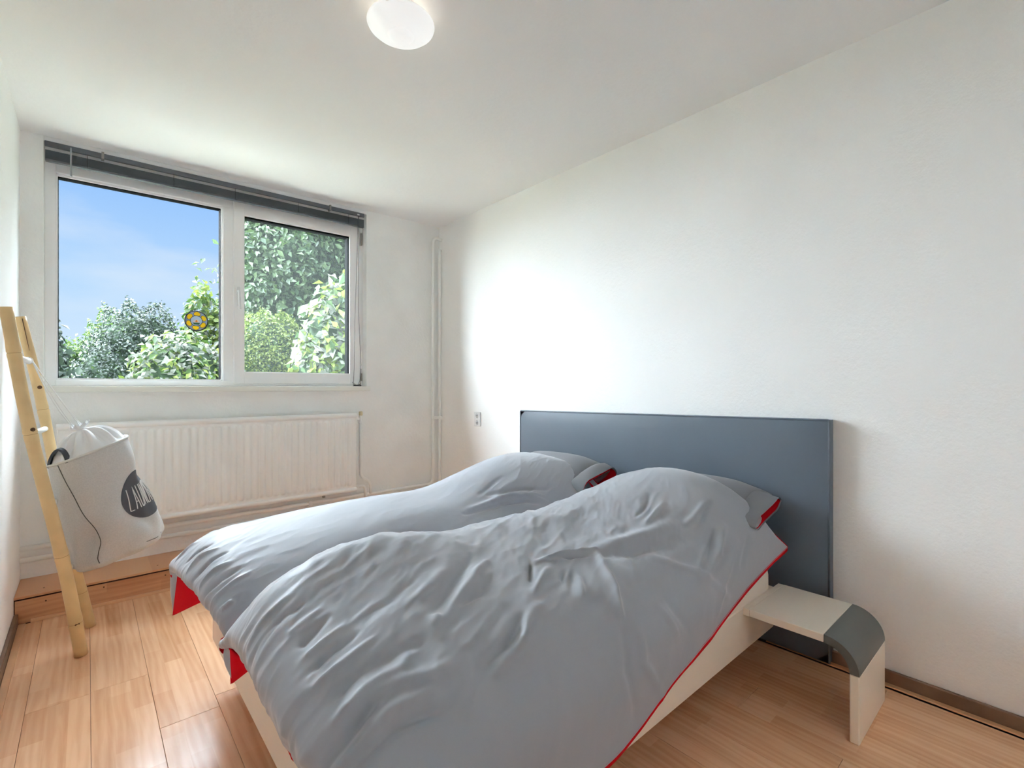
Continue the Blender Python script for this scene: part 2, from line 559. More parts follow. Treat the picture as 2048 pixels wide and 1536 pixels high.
FY = YB + 0.07           # front face of the fixed frame
SY = FY - 0.014          # front face of the opening sash
win = thing('window_1', (0.74, FY, 1.157), None, None); win['kind'] = 'structure'
g = join(box_geo((OX0, FY, 1.157), (-0.132, FY + .07, 2.527), .003), box_geo((1.632, FY, 1.157), (OX1, FY + .07, 2.527), .003),
         box_geo((-0.134, FY, 2.362), (1.634, FY + .07, 2.527), .003), box_geo((-0.134, FY, 1.157), (1.634, FY + .07, 1.192), .003),
         box_geo((.680, FY, 1.190), (.745, FY + .07, 2.364), .003))
obj_from('frame', [(x, y, wz(x, z)) for x, y, z in g[0]], g[1], M['pvc'], win)
# glazing beads of the fixed light, set back and stepped
g = join(box_geo((-0.134, FY + .012, 1.190), (-0.125, FY + .06, 2.364), .002), box_geo((.672, FY + .012, 1.190), (.682, FY + .06, 2.364), .002),
         box_geo((-0.134, FY + .012, 2.350), (.682, FY + .06, 2.364), .002), box_geo((-0.134, FY + .012, 1.190), (.682, FY + .06, 1.201), .002))
obj_from('glazing_bead', [(x, y, wz(x, z)) for x, y, z in g[0]], g[1], M['pvc'], win)
g = join(box_geo((-0.126, FY + .024, 1.199), (-0.1225, FY + .072, 2.352)), box_geo((.6685, FY + .024, 1.199), (.673, FY + .072, 2.352)),
         box_geo((-0.126, FY + .024, 2.346), (.673, FY + .072, 2.352)), box_geo((-0.126, FY + .024, 1.199), (.673, FY + .072, 1.2025)))
obj_from('gasket', [(x, y, wz(x, z)) for x, y, z in g[0]], g[1], M['gasket'], win)
wbox('pane', (-0.127, FY + .032, 1.197), (.674, FY + .036, 2.354), M['glass'], win)
wbox('reveal_trim', (OX0, YB - .003, 2.5005), (OX1, YB + .012, 2.526), M['pvc'], win, .002)
g = join(box_geo((.742, SY, 1.172), (.808, FY + .05, 2.412), .004), box_geo((1.548, SY, 1.172), (1.630, FY + .05, 2.412), .004),
         box_geo((.804, SY, 2.324), (1.552, FY + .05, 2.412), .004), box_geo((.804, SY, 1.172), (1.552, FY + .05, 1.256), .004))
sash = obj_from('opening_sash', [(x, y, wz(x, z)) for x, y, z in g[0]], g[1], M['pvc'], win)
g = join(box_geo((.806, FY + .004, 1.254), (.811, FY + .072, 2.326)), box_geo((1.543, FY + .004, 1.254), (1.550, FY + .072, 2.326)),
         box_geo((.806, FY + .004, 2.317), (1.550, FY + .072, 2.326)), box_geo((.806, FY + .004, 1.254), (1.550, FY + .072, 1.258)))
obj_from('gasket', [(x, y, wz(x, z)) for x, y, z in g[0]], g[1], M['gasket'], sash)
wbox('pane', (.804, FY + .018, 1.252), (1.552, FY + .022, 2.328), M['glass_hazy'], sash)
hp = box_geo((.756, SY - .008, 1.700), (.778, SY, 1.830), .003)
hl = tube_geo(round_path([(.767, SY - .006, 1.800), (.767, SY - .034, 1.800), (.773, SY - .034, 1.675)], .012, 5), .008, 10)
hg = join(hp, hl)
auto_smooth(obj_from('handle', hg[0], hg[1], M['socket'], sash))
g = join(tube_geo([(1.644, FY - .010, 2.285), (1.644, FY - .010, 2.380)], .0075, 10), tube_geo([(1.644, FY - .012, 1.20), (1.644, FY - .012, 1.26)], .006, 10))
auto_smooth(obj_from('hinge', g[0], g[1], M['steel'], sash))
# inner sill
g = box_geo((OX0 - .007, YB - .032, 1.121), (1.681, FY + .02, 1.157), .003)
tag(obj_from('trim_2', g[0], g[1], M['sill']), kind='structure')

# stained glass roundel stuck on the fixed pane
SX, SZc, SYr, RR = 0.534, 1.583, FY + .028, 0.064
sc_ = thing('window_roundel', (SX, SYr, SZc - RR), 'small round stained glass roundel with yellow petals stuck on the window pane', 'roundel')
def stained(name, col):
    m = material(name, col, 0.3)
    nt = m.node_tree; b_ = nt.nodes['Principled BSDF']; out = nt.nodes['Material Output']
    tl = nt.nodes.new('ShaderNodeBsdfTranslucent'); tl.inputs[0].default_value = col
    mx = nt.nodes.new('ShaderNodeMixShader'); mx.inputs[0].default_value = 0.08
    nt.links.new(b_.outputs[0], mx.inputs[1]); nt.links.new(tl.outputs[0], mx.inputs[2]); nt.links.new(mx.outputs[0], out.inputs[0])
    return m
M['sg_blue'] = stained('pale_blue_stained_glass', lin(190, 214, 240))
M['sg_navy'] = stained('slate_blue_stained_glass', lin(158, 176, 206))
M['sg_yellow'] = stained('yellow_stained_glass', lin(255, 216, 8))
M['sg_lead'] = material('black_leading', lin(24, 26, 30), 0.5)
M['sg_green'] = stained('green_stained_glass', lin(50, 120, 80))
M['sg_pink'] = stained('blush_stained_glass', lin(244, 228, 226))
M['sg_orange'] = stained('orange_stained_glass', lin(235, 150, 40))
def disc(name, r, th, mat, parent, y, cx=0., cz=0.):
    return lathe(name, [(r, 0), (r, th)], (SX + cx, y, SZc + cz), mat, parent, seg=36, axis=(0, -1, 0), smooth=False)
disc('glass_disc', RR, .002, M['sg_navy'], sc_, SYr)
ring = [(SX + RR * math.cos(t), SYr - .002, SZc + RR * math.sin(t)) for t in np.linspace(0, 2 * math.pi, 41)]
tube('lead_rim', ring, .003, M['sg_lead'], sc_, seg=6, cap=False)
def flat_poly(name, pts, y, th, mat, parent):
    n = len(pts)
    V = [(SX + x, y, SZc + z) for x, z in pts] + [(SX + x, y - th, SZc + z) for x, z in pts]
    Fc = [tuple(range(n)), tuple(reversed(range(n, 2 * n)))] + [(i, i + n, (i + 1) % n + n, (i + 1) % n) for i in range(n)]
    return obj_from(name, V, Fc, mat, parent)
for k in range(6):
    a0 = math.radians(60 * k + 25)
    pts = []; lead = []
    for t in np.linspace(0, 2 * math.pi, 18, endpoint=False):
        rr = .046 + .0125 * math.cos(t); aa = a0 + math.radians(21) * math.sin(t) * (1.1 - .25 * math.cos(t))
        pts.append((rr * math.cos(aa), rr * math.sin(aa)))
        rr = .046 + .0142 * math.cos(t); aa = a0 + math.radians(23.2) * math.sin(t) * (1.1 - .25 * math.cos(t))
        lead.append((rr * math.cos(aa), rr * math.sin(aa)))
    pt = flat_poly('petal', pts, SYr - .0032, .0012, M['sg_yellow'], sc_)
    flat_poly('leading', lead, SYr - .002, .0011, M['sg_lead'], pt)
disc('centre_ring', .0345, .0026, M['sg_lead'], sc_, SYr - .002)
disc('centre_glass', .0315, .0034, M['sg_blue'], sc_, SYr - .002)
flat_poly('water', [(-.021, -.013), (.021, -.013), (.013, -.024), (-.013, -.024)], SYr - .0052, .0006, M['sg_green'], sc_)
for k in range(7):
    aa = math.radians(90 + (k - 3) * 25); L_ = .020 if k % 2 else .022
    c_, s_ = math.cos(aa), math.sin(aa)
    pts = [(0 - s_ * .002, -.010 + c_ * .002), (c_ * L_ * .55 + s_ * .0045, -.010 + s_ * L_ * .55 - c_ * .0045), (c_ * L_, -.010 + s_ * L_), (c_ * L_ * .55 - s_ * .0045, -.010 + s_ * L_ * .55 + c_ * .0045)]
    flat_poly('lotus_petal', pts, SYr - .0056 - .0002 * k, .0006, M['sg_pink'], sc_)
flat_poly('lotus_heart', [(-.006, -.009), (.006, -.009), (.004, .003), (0, .006), (-.004, .003)], SYr - .0072, .0006, M['sg_orange'], sc_)

# venetian blind, pulled right up
bl = thing('venetian_blind', (0.73, YB - .01, 2.395), 'dark grey venetian blind drawn up to the top of the window', 'blind')
BX0, BX1 = -0.173, 1.634
wbox('head_rail', (BX0, YB - .022, 2.468), (BX1, YB - .008, 2.497), M['blind_dark'], bl, .002)
nsl = 17
for k in range(nsl):
    z = 2.400 + k * 0.0029
    v = []
    for x in (BX0 + .002, BX1 - .002):
        for y, dz in ((YB - .021, 0), (YB - .008, .0012), (YB + .006, 0)):
            v.append((x, y, wz(x, z) + dz)); v.append((x, y, wz(x, z) + dz + .0012))
    f = [(0, 2, 8, 6), (2, 4, 10, 8), (1, 7, 9, 3), (3, 9, 11, 5), (0, 6, 7, 1), (4, 5, 11, 10), (0, 1, 3, 2), (2, 3, 5, 4), (6, 8, 9, 7), (8, 10, 11, 9)]
    obj_from('slat', v, f, M['blind'], bl)
wbox('bottom_rail', (BX0 + .002, YB - .022, 2.389), (BX1 - .002, YB + .007, 2.3995), M['blind_dark'], bl, .002)
for x in (.0, .40, .735, 1.135, 1.505):
    tube('ladder_cord', [(x, YB - .0235, wz(x, 2.470)), (x, YB - .0245, wz(x, 2.43)), (x, YB - .0235, wz(x, 2.390))], .0014, M['cord'], bl, 6)
for x in (.06, 1.36):
    wbox('bracket', (x, YB - .026, 2.464), (x + .012, YB + .013, 2.504), M['steel'], bl, .001)
wx = -.068
tube('tilt_wand', [(wx, YB - .034, wz(wx, 2.482)), (wx, YB - .036, wz(wx, 2.46)), (wx + .001, YB - .037, wz(wx, 2.323))], .0042, M['clear'], bl, 8)
wbox('cord_lock', (1.575, YB - .027, 2.474), (1.592, YB - .022, 2.482), M['pvc'], bl)
rr = np.random.RandomState(2)
def strand(pts): tube('pull_cord', round_path(pts, .03, 4), .0015, M['cord'], bl, 6)
strand([(1.584, YB - .028, 2.484), (1.580, YB - .030, 1.75), (1.600, YB - .020, 1.45), (1.611, YB - .012, 1.30), (1.604, YB - .010, 1.158 + .008)])
strand([(1.581, YB - .028, 2.484), (1.553, YB - .024, 1.62), (1.552, YB - .018, 1.30), (1.549, YB - .010, 1.162)])
strand([(1.604, YB - .014, 1.32), (1.602, YB - .012, 1.20), (1.585, YB - .015, 1.175), (1.605, YB - .010, 1.166)])
coil = []
for k in range(70):
    a_ = k * .55
    coil.append((1.585 + .036 * math.cos(a_) * (.6 + .4 * rr.rand()), YB + .002 + .018 * math.sin(a_) * (.5 + .5 * rr.rand()), 1.159 + .012 * rr.rand() * (k / 70)))
tube('cord_tangle', coil, .0017, M['cord'], bl, 5)
for sx_, h_ in ((1.540, .030), (1.556, .020), (1.612, .022)):
    tube('loose_end', [(1.575, YB - .004, 1.160), ((sx_ + 1.575) / 2, YB - .008, 1.168), (sx_, YB - .010, 1.160 + h_)], .0014, M['cord'], bl, 5)
wbox('cord_tassel', (1.606, YB - .017, 1.293), (1.615, YB - .010, 1.316), M['pvc'], bl, .002)

# ---------------------------------------------------------------- radiator and heating pipes
RX0, RX1, RZ0, RZ1, RY = -0.125, 1.540, 0.357, 0.953, 3.529
rad = thing('radiator', (.70, YB, RZ0), 'white ribbed panel radiator mounted under the window', 'radiator')
pitch = 0.0427; nrib = int((RX1 - RX0 - .05) / pitch)
x_first = RX1 - .036 - nrib * pitch
xs = []
per = 10
xs = np.concatenate([[RX0 + .004], np.linspace(x_first, x_first + nrib * pitch, nrib * per + 1), [RX1 - .004]])
zs = np.array([RZ0 + .030, RZ0 + .040, RZ0 + .046, RZ0 + .052, RZ0 + .060, RZ0 + .070, .5, .65, .8, RZ1 - .075, RZ1 - .064, RZ1 - .056, RZ1 - .050, RZ1 - .044, RZ1 - .034])
V = []
for z in zs:
    for x in xs:
        ph = (x - x_first) / pitch
        inside = 0 <= ph <= nrib
        b_ = 0.0
        if inside:
            c_ = .5 - .5 * math.cos(2 * math.pi * ph)
            d_ = min(z - (RZ0 + .044), (RZ1 - .048) - z)
            fr = (ph % 1) - .5
            e_ = d_ - .012 * (1 - math.sqrt(max(0, 1 - (2 * fr) ** 2)))
            t_ = min(1, max(0, e_ / .016)); t_ = t_ * t_ * (3 - 2 * t_)
            b_ = c_ ** .75 * t_
        V.append((x, RY + .009 - .016 * b_, z))
Fc = [tuple(q) for q in grid_faces(len(zs), len(xs))]
obj_from('front_panel', V, Fc, M['radiator'], rad, smooth=True)
def rim(name, zc, hgt):
    prof = [(RY + .010, zc - hgt / 2), (RY + .001, zc - hgt / 2 + .006), (RY - .003, zc), (RY + .001, zc + hgt / 2 - .006), (RY + .010, zc + hgt / 2), (RY + .040, zc + hgt / 2), (RY + .040, zc - hgt / 2)]
    n = len(prof)
    V = [(x, y, z) for x in (RX0, RX1) for y, z in prof]
    Fc = [(i, i + n, (i + 1) % n + n, (i + 1) % n) for i in range(n)] + [tuple(range(n)), tuple(reversed(range(n, 2 * n)))]
    auto_smooth(obj_from(name, V, Fc, M['radiator'], rad), 50)
rim('top_rim', RZ1 - .019, .036); rim('bottom_rim', RZ0 + .016, .033)
box('back_panel', (RX0, RY + .014, RZ0 + .004), (RX1, RY + .060, RZ1 - .004), M['radiator'], rad, .004)
for x in (RX0, RX1 - .006):
    box('end_cap', (x, RY + .001, RZ0 + .03), (x + .006, RY + .045, RZ1 - .03), M['radiator'], rad, .001)
for x in (.1, 1.3):
    box('wall_bracket', (x, RY + .060, RZ0 + .06), (x + .03, YB - .0005, RZ1 - .06), M['radiator'], rad)
g = join(box_geo((1.286, RY + .005, RZ0 - .014), (1.302, RY + .03, RZ0 + .002), .002), tube_geo([(1.294, RY + .004, RZ0 - .004), (1.294, RY + .0, RZ0 - .004)], .004, 8))
obj_from('drain_plug', g[0], g[1], M['steel'], rad)
# valve with its supply pipe (right-hand end), return pipe lower down
vx, vy = 1.589, 3.575
g = join(tube_geo([(RX1, vy, .905), (1.575, vy, .905)], .013, 10), tube_geo([(vx, vy, .885), (vx, vy, .928)], .015, 12), tube_geo([(vx, vy, .870), (vx, vy, .886)], .017, 6))
auto_smooth(obj_from('valve_body', g[0], g[1], M['radiator'], rad))
lathe('valve_cap', [(.012, 0), (.0145, .004), (.0145, .026), (.011, .032), (.0, .033)], (vx, vy, .930), M['brass'], rad, 14)
tube('supply_pipe', round_path([(vx, vy, .875), (vx, vy, .450), (1.672, vy + .005, .410), (1.672, vy + .008, .314)], .05, 7), .0115, M['pipe'], rad, 12)
auto_smooth(obj_from('return_union', *tube_geo([(RX1, vy, .384), (1.572, vy, .384)], .013, 8), M['radiator'], rad))
tube('return_pipe', round_path([(1.565, vy, .384), (1.618, vy - .012, .384), (1.626, vy - .018, .255)], .03, 6), .0115, M['pipe'], rad, 12)

PY = 3.592; PR = .0135
p1 = thing('heating_pipe', (2.25, PY, .31), 'white heating pipe running up the corner and along the wall, nearer the window', 'pipe')
tube('pipe', round_path([(XR - .001, PY + .002, 2.447), (2.252, PY, 2.447), (2.252, PY, .312), (XL + .001, PY, .300)], .055, 8), PR, M['pipe'], p1, 14)
g = join(box_geo((2.232, PY - .020, .872), (2.3395, PY - .012, .898), .002), box_geo((2.278, PY - .013, .876), (2.292, YB - .0005, .894)))
obj_from('pipe_clip', g[0], g[1], M['pipe'], p1)
g = join(box_geo((1.198, PY - .018, .255), (1.224, PY - .013, .325), .001), box_geo((1.205, PY - .014, .27), (1.217, YB - .0005, .285)))
obj_from('pipe_clip', g[0], g[1], M['pipe'], p1)
p2 = thing('heating_pipe', (2.32, PY, .24), 'white heating pipe tight in the corner, lower of the two along the wall', 'pipe')
tube('pipe', round_path([(XR - .0005, PY + .014, 2.352), (2.318, PY, 2.352), (2.318, PY, .248), (XL + .001, PY, .238)], .05, 8), PR, M['pipe'], p2, 14)

# ---------------------------------------------------------------- socket
so = thing('wall_socket', (XR, 3.066, .842), 'white double wall socket between corner pipes and headboard', 'socket')
box('plate', (XR - .010, 3.024, .838), (XR - .0003, 3.108, .952), M['socket'], so, .004)
for z in (.868, .922):
    r_ = lathe('outlet', [(.0225, 0), (.0225, .0025), (.019, .0025), (.018, -.0), (.017, -.004)], (XR - .0095, 3.066, z), M['socket'], so, 28, axis=(-1, 0, 0))
    lathe('recess', [(.0182, .0004), (.0182, .0008)], (XR - .0095, 3.066, z), M['socket_in'], r_, 24, axis=(-1, 0, 0))
    for dy in (-.0075, .0075):
        lathe('pin_hole', [(.0028, .0008), (.0028, .0013)], (XR - .0095, 3.066 + dy, z), M['hole'], r_, 10, axis=(-1, 0, 0))

# ---------------------------------------------------------------- ceiling light
LX, LY = 0.862, 1.592
LZ = ceil_z(LX, LY)
lamp = thing('ceiling_light', (LX, LY, LZ), 'round white glass ceiling light with a small knob, switched on', 'lamp')
lathe('ceiling_plate', [(.052, 0), (.052, .012), (.030, .022), (.014, .024), (.014, .052)], (LX, LY, LZ + .001), M['socket'], lamp, 32, axis=(0, 0, -1))
M['lamp_glass'] = material('lit_opal_glass', lin(250, 249, 244), 0.25, emit=((0.92, 0.96, 1.0, 1), 0.48))
prof = [(.1195, .050), (.121, .053), (.119, .058), (.108, .068), (.088, .080), (.064, .090), (.050, .0935), (.046, .0935), (.044, .096), (.040, .104), (.030, .111), (.015, .1145), (.0, .115)]
lathe('glow_block_plate', [(.020, .0475), (.1175, .0475), (.1175, .0495), (.020, .0495)], (LX, LY, LZ), M['socket'], lamp, 48, axis=(0, 0, -1), smooth=False)  # unseen disc, added to keep the dish's glow off the ceiling
lathe('glass_dish', prof, (LX, LY, LZ), M['lamp_glass'], lamp, 56, axis=(0, 0, -1))
for k in range(3):
    a = math.radians(100 + 120 * k)
    g = box_geo((-.007, -.003, .0), (.007, .003, .014), .001)
    pts = [(LX + .118 * math.cos(a) + x * -math.sin(a) + y * math.cos(a), LY + .118 * math.sin(a) + x * math.cos(a) + y * math.sin(a), LZ - .058 + z) for x, y, z in g[0]]
    obj_from('dish_clip', pts, g[1], M['socket'], lamp)
bulb = bpy.data.lights.new('bulb', 'POINT')
bulb.energy = 1.5; bulb.color = (1.0, 0.86, 0.70); bulb.shadow_soft_size = 0.03
bo = bpy.data.objects.new('bulb', bulb); COL.objects.link(bo)
bo.parent = lamp; bo.location = (0.0, 0.0, -.038)

# ---------------------------------------------------------------- headboard
hb = thing('headboard', (2.31, 1.56, 0), 'wide slate grey upholstered headboard panel standing against the wall', 'headboard')
HY0, HY1 = 0.622, 2.504
ny, nz = 40, 26
def hb_top(y): return 1.014 - .030 * (y - HY0) / (HY1 - HY0)
V = []
for j in range(nz):
    for i in range(ny):
        y = HY0 + (HY1 - HY0) * i / (ny - 1); zt = hb_top(y)
        z = .012 + (zt - .012) * j / (nz - 1)
        e_ = min(y - HY0, HY1 - y, zt - z, z - .012)
        V.append((2.288 - .010 * (1 - math.exp(-e_ / .045)), y, z))
obj_from('front_cushion', V, [tuple(reversed(q)) for q in grid_faces(nz, ny)], M['headboard'], hb, smooth=True)
v, f = box_geo((2.288, HY0, .012), (2.3395, HY1, 1.0))
v = [(x, y, hb_top(y) if z > .5 else z) for x, y, z in v]
obj_from('back_panel', v, f, M['headboard'], hb)
seam_path = [(2.2875, HY0, .012), (2.2875, HY0, hb_top(HY0)), (2.2875, HY1, hb_top(HY1)), (2.2875, HY1, .012)]
tube('piping', round_path(seam_path, .008, 3), .0045, M['headboard'], hb, 8)
for y in (HY0 + .25, HY1 - .25):
    box('foot', (2.295, y, 0), (2.335, y + .05, .012), M['bedleg'], hb)

# ---------------------------------------------------------------- bed
BY0, BY1, BXF, BXH = 0.785, 2.217, 0.372, 2.150
bed = thing('bed_frame', (1.26, 1.5, 0), 'cream lacquered double bed frame standing on the laminate floor', 'bed')
def rail(name, y0, y1):
    return box(name, (BXF + .024, y0, .150), (BXH, y1, .318), M['bedframe'], bed, .004)
rail('side_rail', BY0, BY0 + .026); rail('side_rail', BY1 - .026, BY1)
box('footboard', (BXF, BY0 - .001, .150), (BXF + .024, BY1, .318), M['bedframe'], bed, .004)
box('headrail', (BXH - .026, BY0 + .026, .150), (BXH, BY1 - .026, .318), M['bedframe'], bed, .003)
for k in range(11):
    x = BXF + .10 + k * .155
    box('slat', (x, BY0 + .026, .225), (x + .07, BY1 - .026, .238), M['strip'], bed, .002)
for x in (.72, 1.85):
    for y in (1.08, 1.92):
        lathe('leg', [(.026, 0), (.026, .01), (.022, .012), (.022, .225)], (x, y, 0), M['bedleg'], bed, 18)
box('centre_beam', (BXF + .024, 1.48, .18), (BXH - .026, 1.52, .225), M['bedleg'], bed)
box('table_ledge', (1.852, .762, .292), (2.196, BY0 - .0005, .3195), M['bedframe'], bed, .0015)

# mattress
nmx, nmy, nmz = 2, 2, 2
def rounded_slab(lo, hi, r, n=5):
    """Slab with generously rounded edges: stacked rounded-rectangle rings."""
    V = []; ringn = 4 * (n + 1)
    zs = [(lo[2] + r * (1 - math.cos(t)), r * (1 - math.sin(t))) for t in np.linspace(0, math.pi / 2, n)]
    zs += [(hi[2] - r * (1 - math.cos(t)), r * (1 - math.sin(t))) for t in np.linspace(math.pi / 2, 0, n)]
    for z, ins in zs:
        cr = max(r * 1.5 - ins, .002)
        for cx, cy, a0 in ((hi[0], hi[1], 0), (lo[0], hi[1], 90), (lo[0], lo[1], 180), (hi[0], lo[1], 270)):
            sx = 1 if cx == hi[0] else -1; sy = 1 if cy == hi[1] else -1
            ox, oy = cx - sx * (ins + cr), cy - sy * (ins + cr)
            for k in range(n + 1):
                a = math.radians(a0 + 90 * k / n)
                V.append((ox + cr * math.cos(a), oy + cr * math.sin(a), z))
    Fc = grid_faces(len(zs), ringn, True)
    Fc.append(tuple(reversed(range(ringn)))); Fc.append(tuple((len(zs) - 1) * ringn + k for k in range(ringn)))
    return V, Fc
v, f = rounded_slab((.405, BY0 + .014 - .010, .240), (2.165, BY1 - .028, .425), .05)
tag(auto_smooth(obj_from('mattress', v, f, M['mattress']), 60), 'cream mattress showing at the head end beneath the nearer duvet', 'mattress')

# ---------------------------------------------------------------- duvets
def catmull(P, n):
    """resample control rows P (k,...) smoothly to n rows (Catmull-Rom, uniform)"""
    P=np.asarray(P,float); k=len(P)
    Q=np.concatenate([[2*P[0]-P[1]],P,[2*P[-1]-P[-2]]])
    u=np.linspace(0,k-1,n); i=np.minimum(u.astype(int),k-2); f=(u-i).reshape((-1,)+(1,)*(P.ndim-1))
    a,b,c,d=Q[i],Q[i+1],Q[i+2],Q[i+3]
    return .5*((2*b)+(c-a)*f+(2*a-5*b+4*c-d)*f**2+(3*b-a-3*c+d)*f**3)
# control nets, rows from the foot to the head, columns from the camera side hem to the window side hem
NET_A=[
 [(.355,.74,.235),(.355,.765,.27),(.355,.86,.33),(.348,1.0,.36),(.343,1.18,.375),(.338,1.34,.41),(.325,1.47,.425),(.315,1.55,.42)],
 [(.340,.725,.27),(.337,.75,.33),(.33,.86,.395),(.318,1.0,.425),(.31,1.18,.445),(.302,1.34,.47),(.29,1.47,.465),(.29,1.56,.425)],
 [(.350,.715,.27),(.345,.745,.38),(.335,.86,.455),(.315,1.0,.49),(.30,1.18,.52),(.30,1.34,.535),(.30,1.46,.51),(.32,1.55,.43)],
 [(.46,.715,.26),(.45,.745,.41),(.43,.87,.505),(.41,1.02,.55),(.39,1.2,.592),(.39,1.36,.632),(.41,1.48,.575),(.43,1.55,.45)],
 [(.68,.72,.25),(.68,.755,.415),(.67,.87,.515),(.66,1.02,.575),(.65,1.2,.63),(.65,1.37,.682),(.65,1.50,.60),(.66,1.56,.44)],
 [(.98,.725,.235),(.98,.765,.40),(.96,.88,.515),(.95,1.03,.57),(.95,1.2,.615),(.95,1.37,.645),(.95,1.50,.59),(.95,1.56,.44)],
 [(1.27,.735,.30),(1.27,.77,.43),(1.25,.88,.515),(1.25,1.03,.57),(1.25,1.2,.61),(1.25,1.37,.645),(1.25,1.50,.58),(1.25,1.56,.44)],
 [(1.52,.74,.35),(1.52,.775,.455),(1.50,.88,.53),(1.5,1.03,.59),(1.5,1.2,.635),(1.5,1.37,.66),(1.5,1.50,.595),(1.5,1.56,.45)],
 [(1.78,.745,.415),(1.77,.78,.51),(1.76,.88,.60),(1.75,1.03,.67),(1.75,1.2,.715),(1.75,1.37,.70),(1.74,1.50,.62),(1.73,1.56,.47)],
 [(2.00,.745,.455),(1.97,.78,.56),(1.94,.87,.665),(1.93,1.02,.745),(1.93,1.2,.775),(1.93,1.37,.735),(1.92,1.50,.65),(1.91,1.56,.50)],
 [(2.12,.742,.475),(2.08,.78,.575),(2.06,.87,.68),(2.05,1.02,.752),(2.04,1.2,.765),(2.04,1.37,.715),(2.04,1.50,.63),(2.03,1.56,.50)],
 [(2.175,.74,.487),(2.12,.78,.55),(2.11,.87,.63),(2.11,1.02,.69),(2.10,1.2,.70),(2.10,1.37,.66),(2.10,1.50,.58),(2.08,1.56,.48)],
]
NET_B=[
 [(.345,1.60,.33),(.335,1.66,.37),(.325,1.74,.41),(.31,1.83,.435),(.295,1.95,.45),(.285,2.08,.45),(.28,2.18,.44),(.275,2.26,.43),(.275,2.29,.42)],
 [(.330,1.60,.36),(.31,1.66,.42),(.295,1.74,.455),(.28,1.83,.47),(.265,1.95,.48),(.255,2.08,.475),(.25,2.18,.465),(.245,2.27,.45),(.25,2.30,.42)],
 [(.345,1.60,.38),(.325,1.66,.46),(.31,1.74,.50),(.295,1.83,.515),(.28,1.95,.52),(.27,2.08,.515),(.265,2.18,.505),(.265,2.27,.48),(.28,2.30,.43)],
 [(.44,1.60,.38),(.43,1.65,.48),(.42,1.73,.535),(.40,1.83,.57),(.385,1.95,.59),(.38,2.08,.595),(.38,2.18,.58),(.39,2.27,.54),(.40,2.31,.44)],
 [(.65,1.60,.37),(.65,1.65,.48),(.65,1.73,.54),(.65,1.83,.585),(.65,1.95,.615),(.65,2.08,.63),(.65,2.18,.61),(.65,2.27,.56),(.65,2.31,.44)],
 [(.98,1.60,.37),(.98,1.65,.47),(.98,1.74,.54),(.98,1.84,.595),(.98,1.96,.625),(.98,2.08,.64),(.98,2.18,.62),(.98,2.27,.56),(.98,2.31,.44)],
 [(1.27,1.60,.37),(1.27,1.65,.47),(1.27,1.75,.55),(1.27,1.86,.605),(1.27,1.97,.63),(1.27,2.08,.645),(1.27,2.18,.62),(1.27,2.27,.56),(1.27,2.31,.44)],
 [(1.5,1.60,.38),(1.5,1.65,.48),(1.5,1.75,.565),(1.5,1.86,.64),(1.5,1.97,.685),(1.5,2.08,.70),(1.5,2.18,.67),(1.5,2.27,.59),(1.5,2.31,.45)],
 [(1.7,1.60,.42),(1.7,1.65,.53),(1.7,1.75,.625),(1.7,1.86,.71),(1.7,1.97,.75),(1.7,2.08,.755),(1.7,2.18,.71),(1.7,2.27,.62),(1.7,2.31,.46)],
 [(1.86,1.59,.47),(1.86,1.64,.59),(1.86,1.74,.68),(1.86,1.85,.745),(1.86,1.97,.77),(1.86,2.08,.765),(1.86,2.18,.71),(1.86,2.27,.62),(1.86,2.31,.46)],
 [(1.97,1.57,.55),(1.97,1.62,.63),(1.97,1.72,.70),(1.97,1.83,.745),(1.97,1.96,.755),(1.97,2.08,.74),(1.97,2.18,.69),(1.97,2.27,.60),(1.97,2.31,.46)],
 [(2.01,1.56,.60),(2.01,1.61,.645),(2.03,1.71,.68),(2.03,1.82,.70),(2.03,1.95,.70),(2.03,2.08,.68),(2.03,2.18,.63),(2.03,2.27,.55),(2.02,2.31,.45)],
]
def net_surface(net,ns,nt):
    P=np.array(net,float)                      # rows, cols, 3
    P=catmull(P,ns); P=np.transpose(P,(1,0,2)); P=catmull(P,nt)
    return np.transpose(P,(1,0,2))             # ns,nt,3

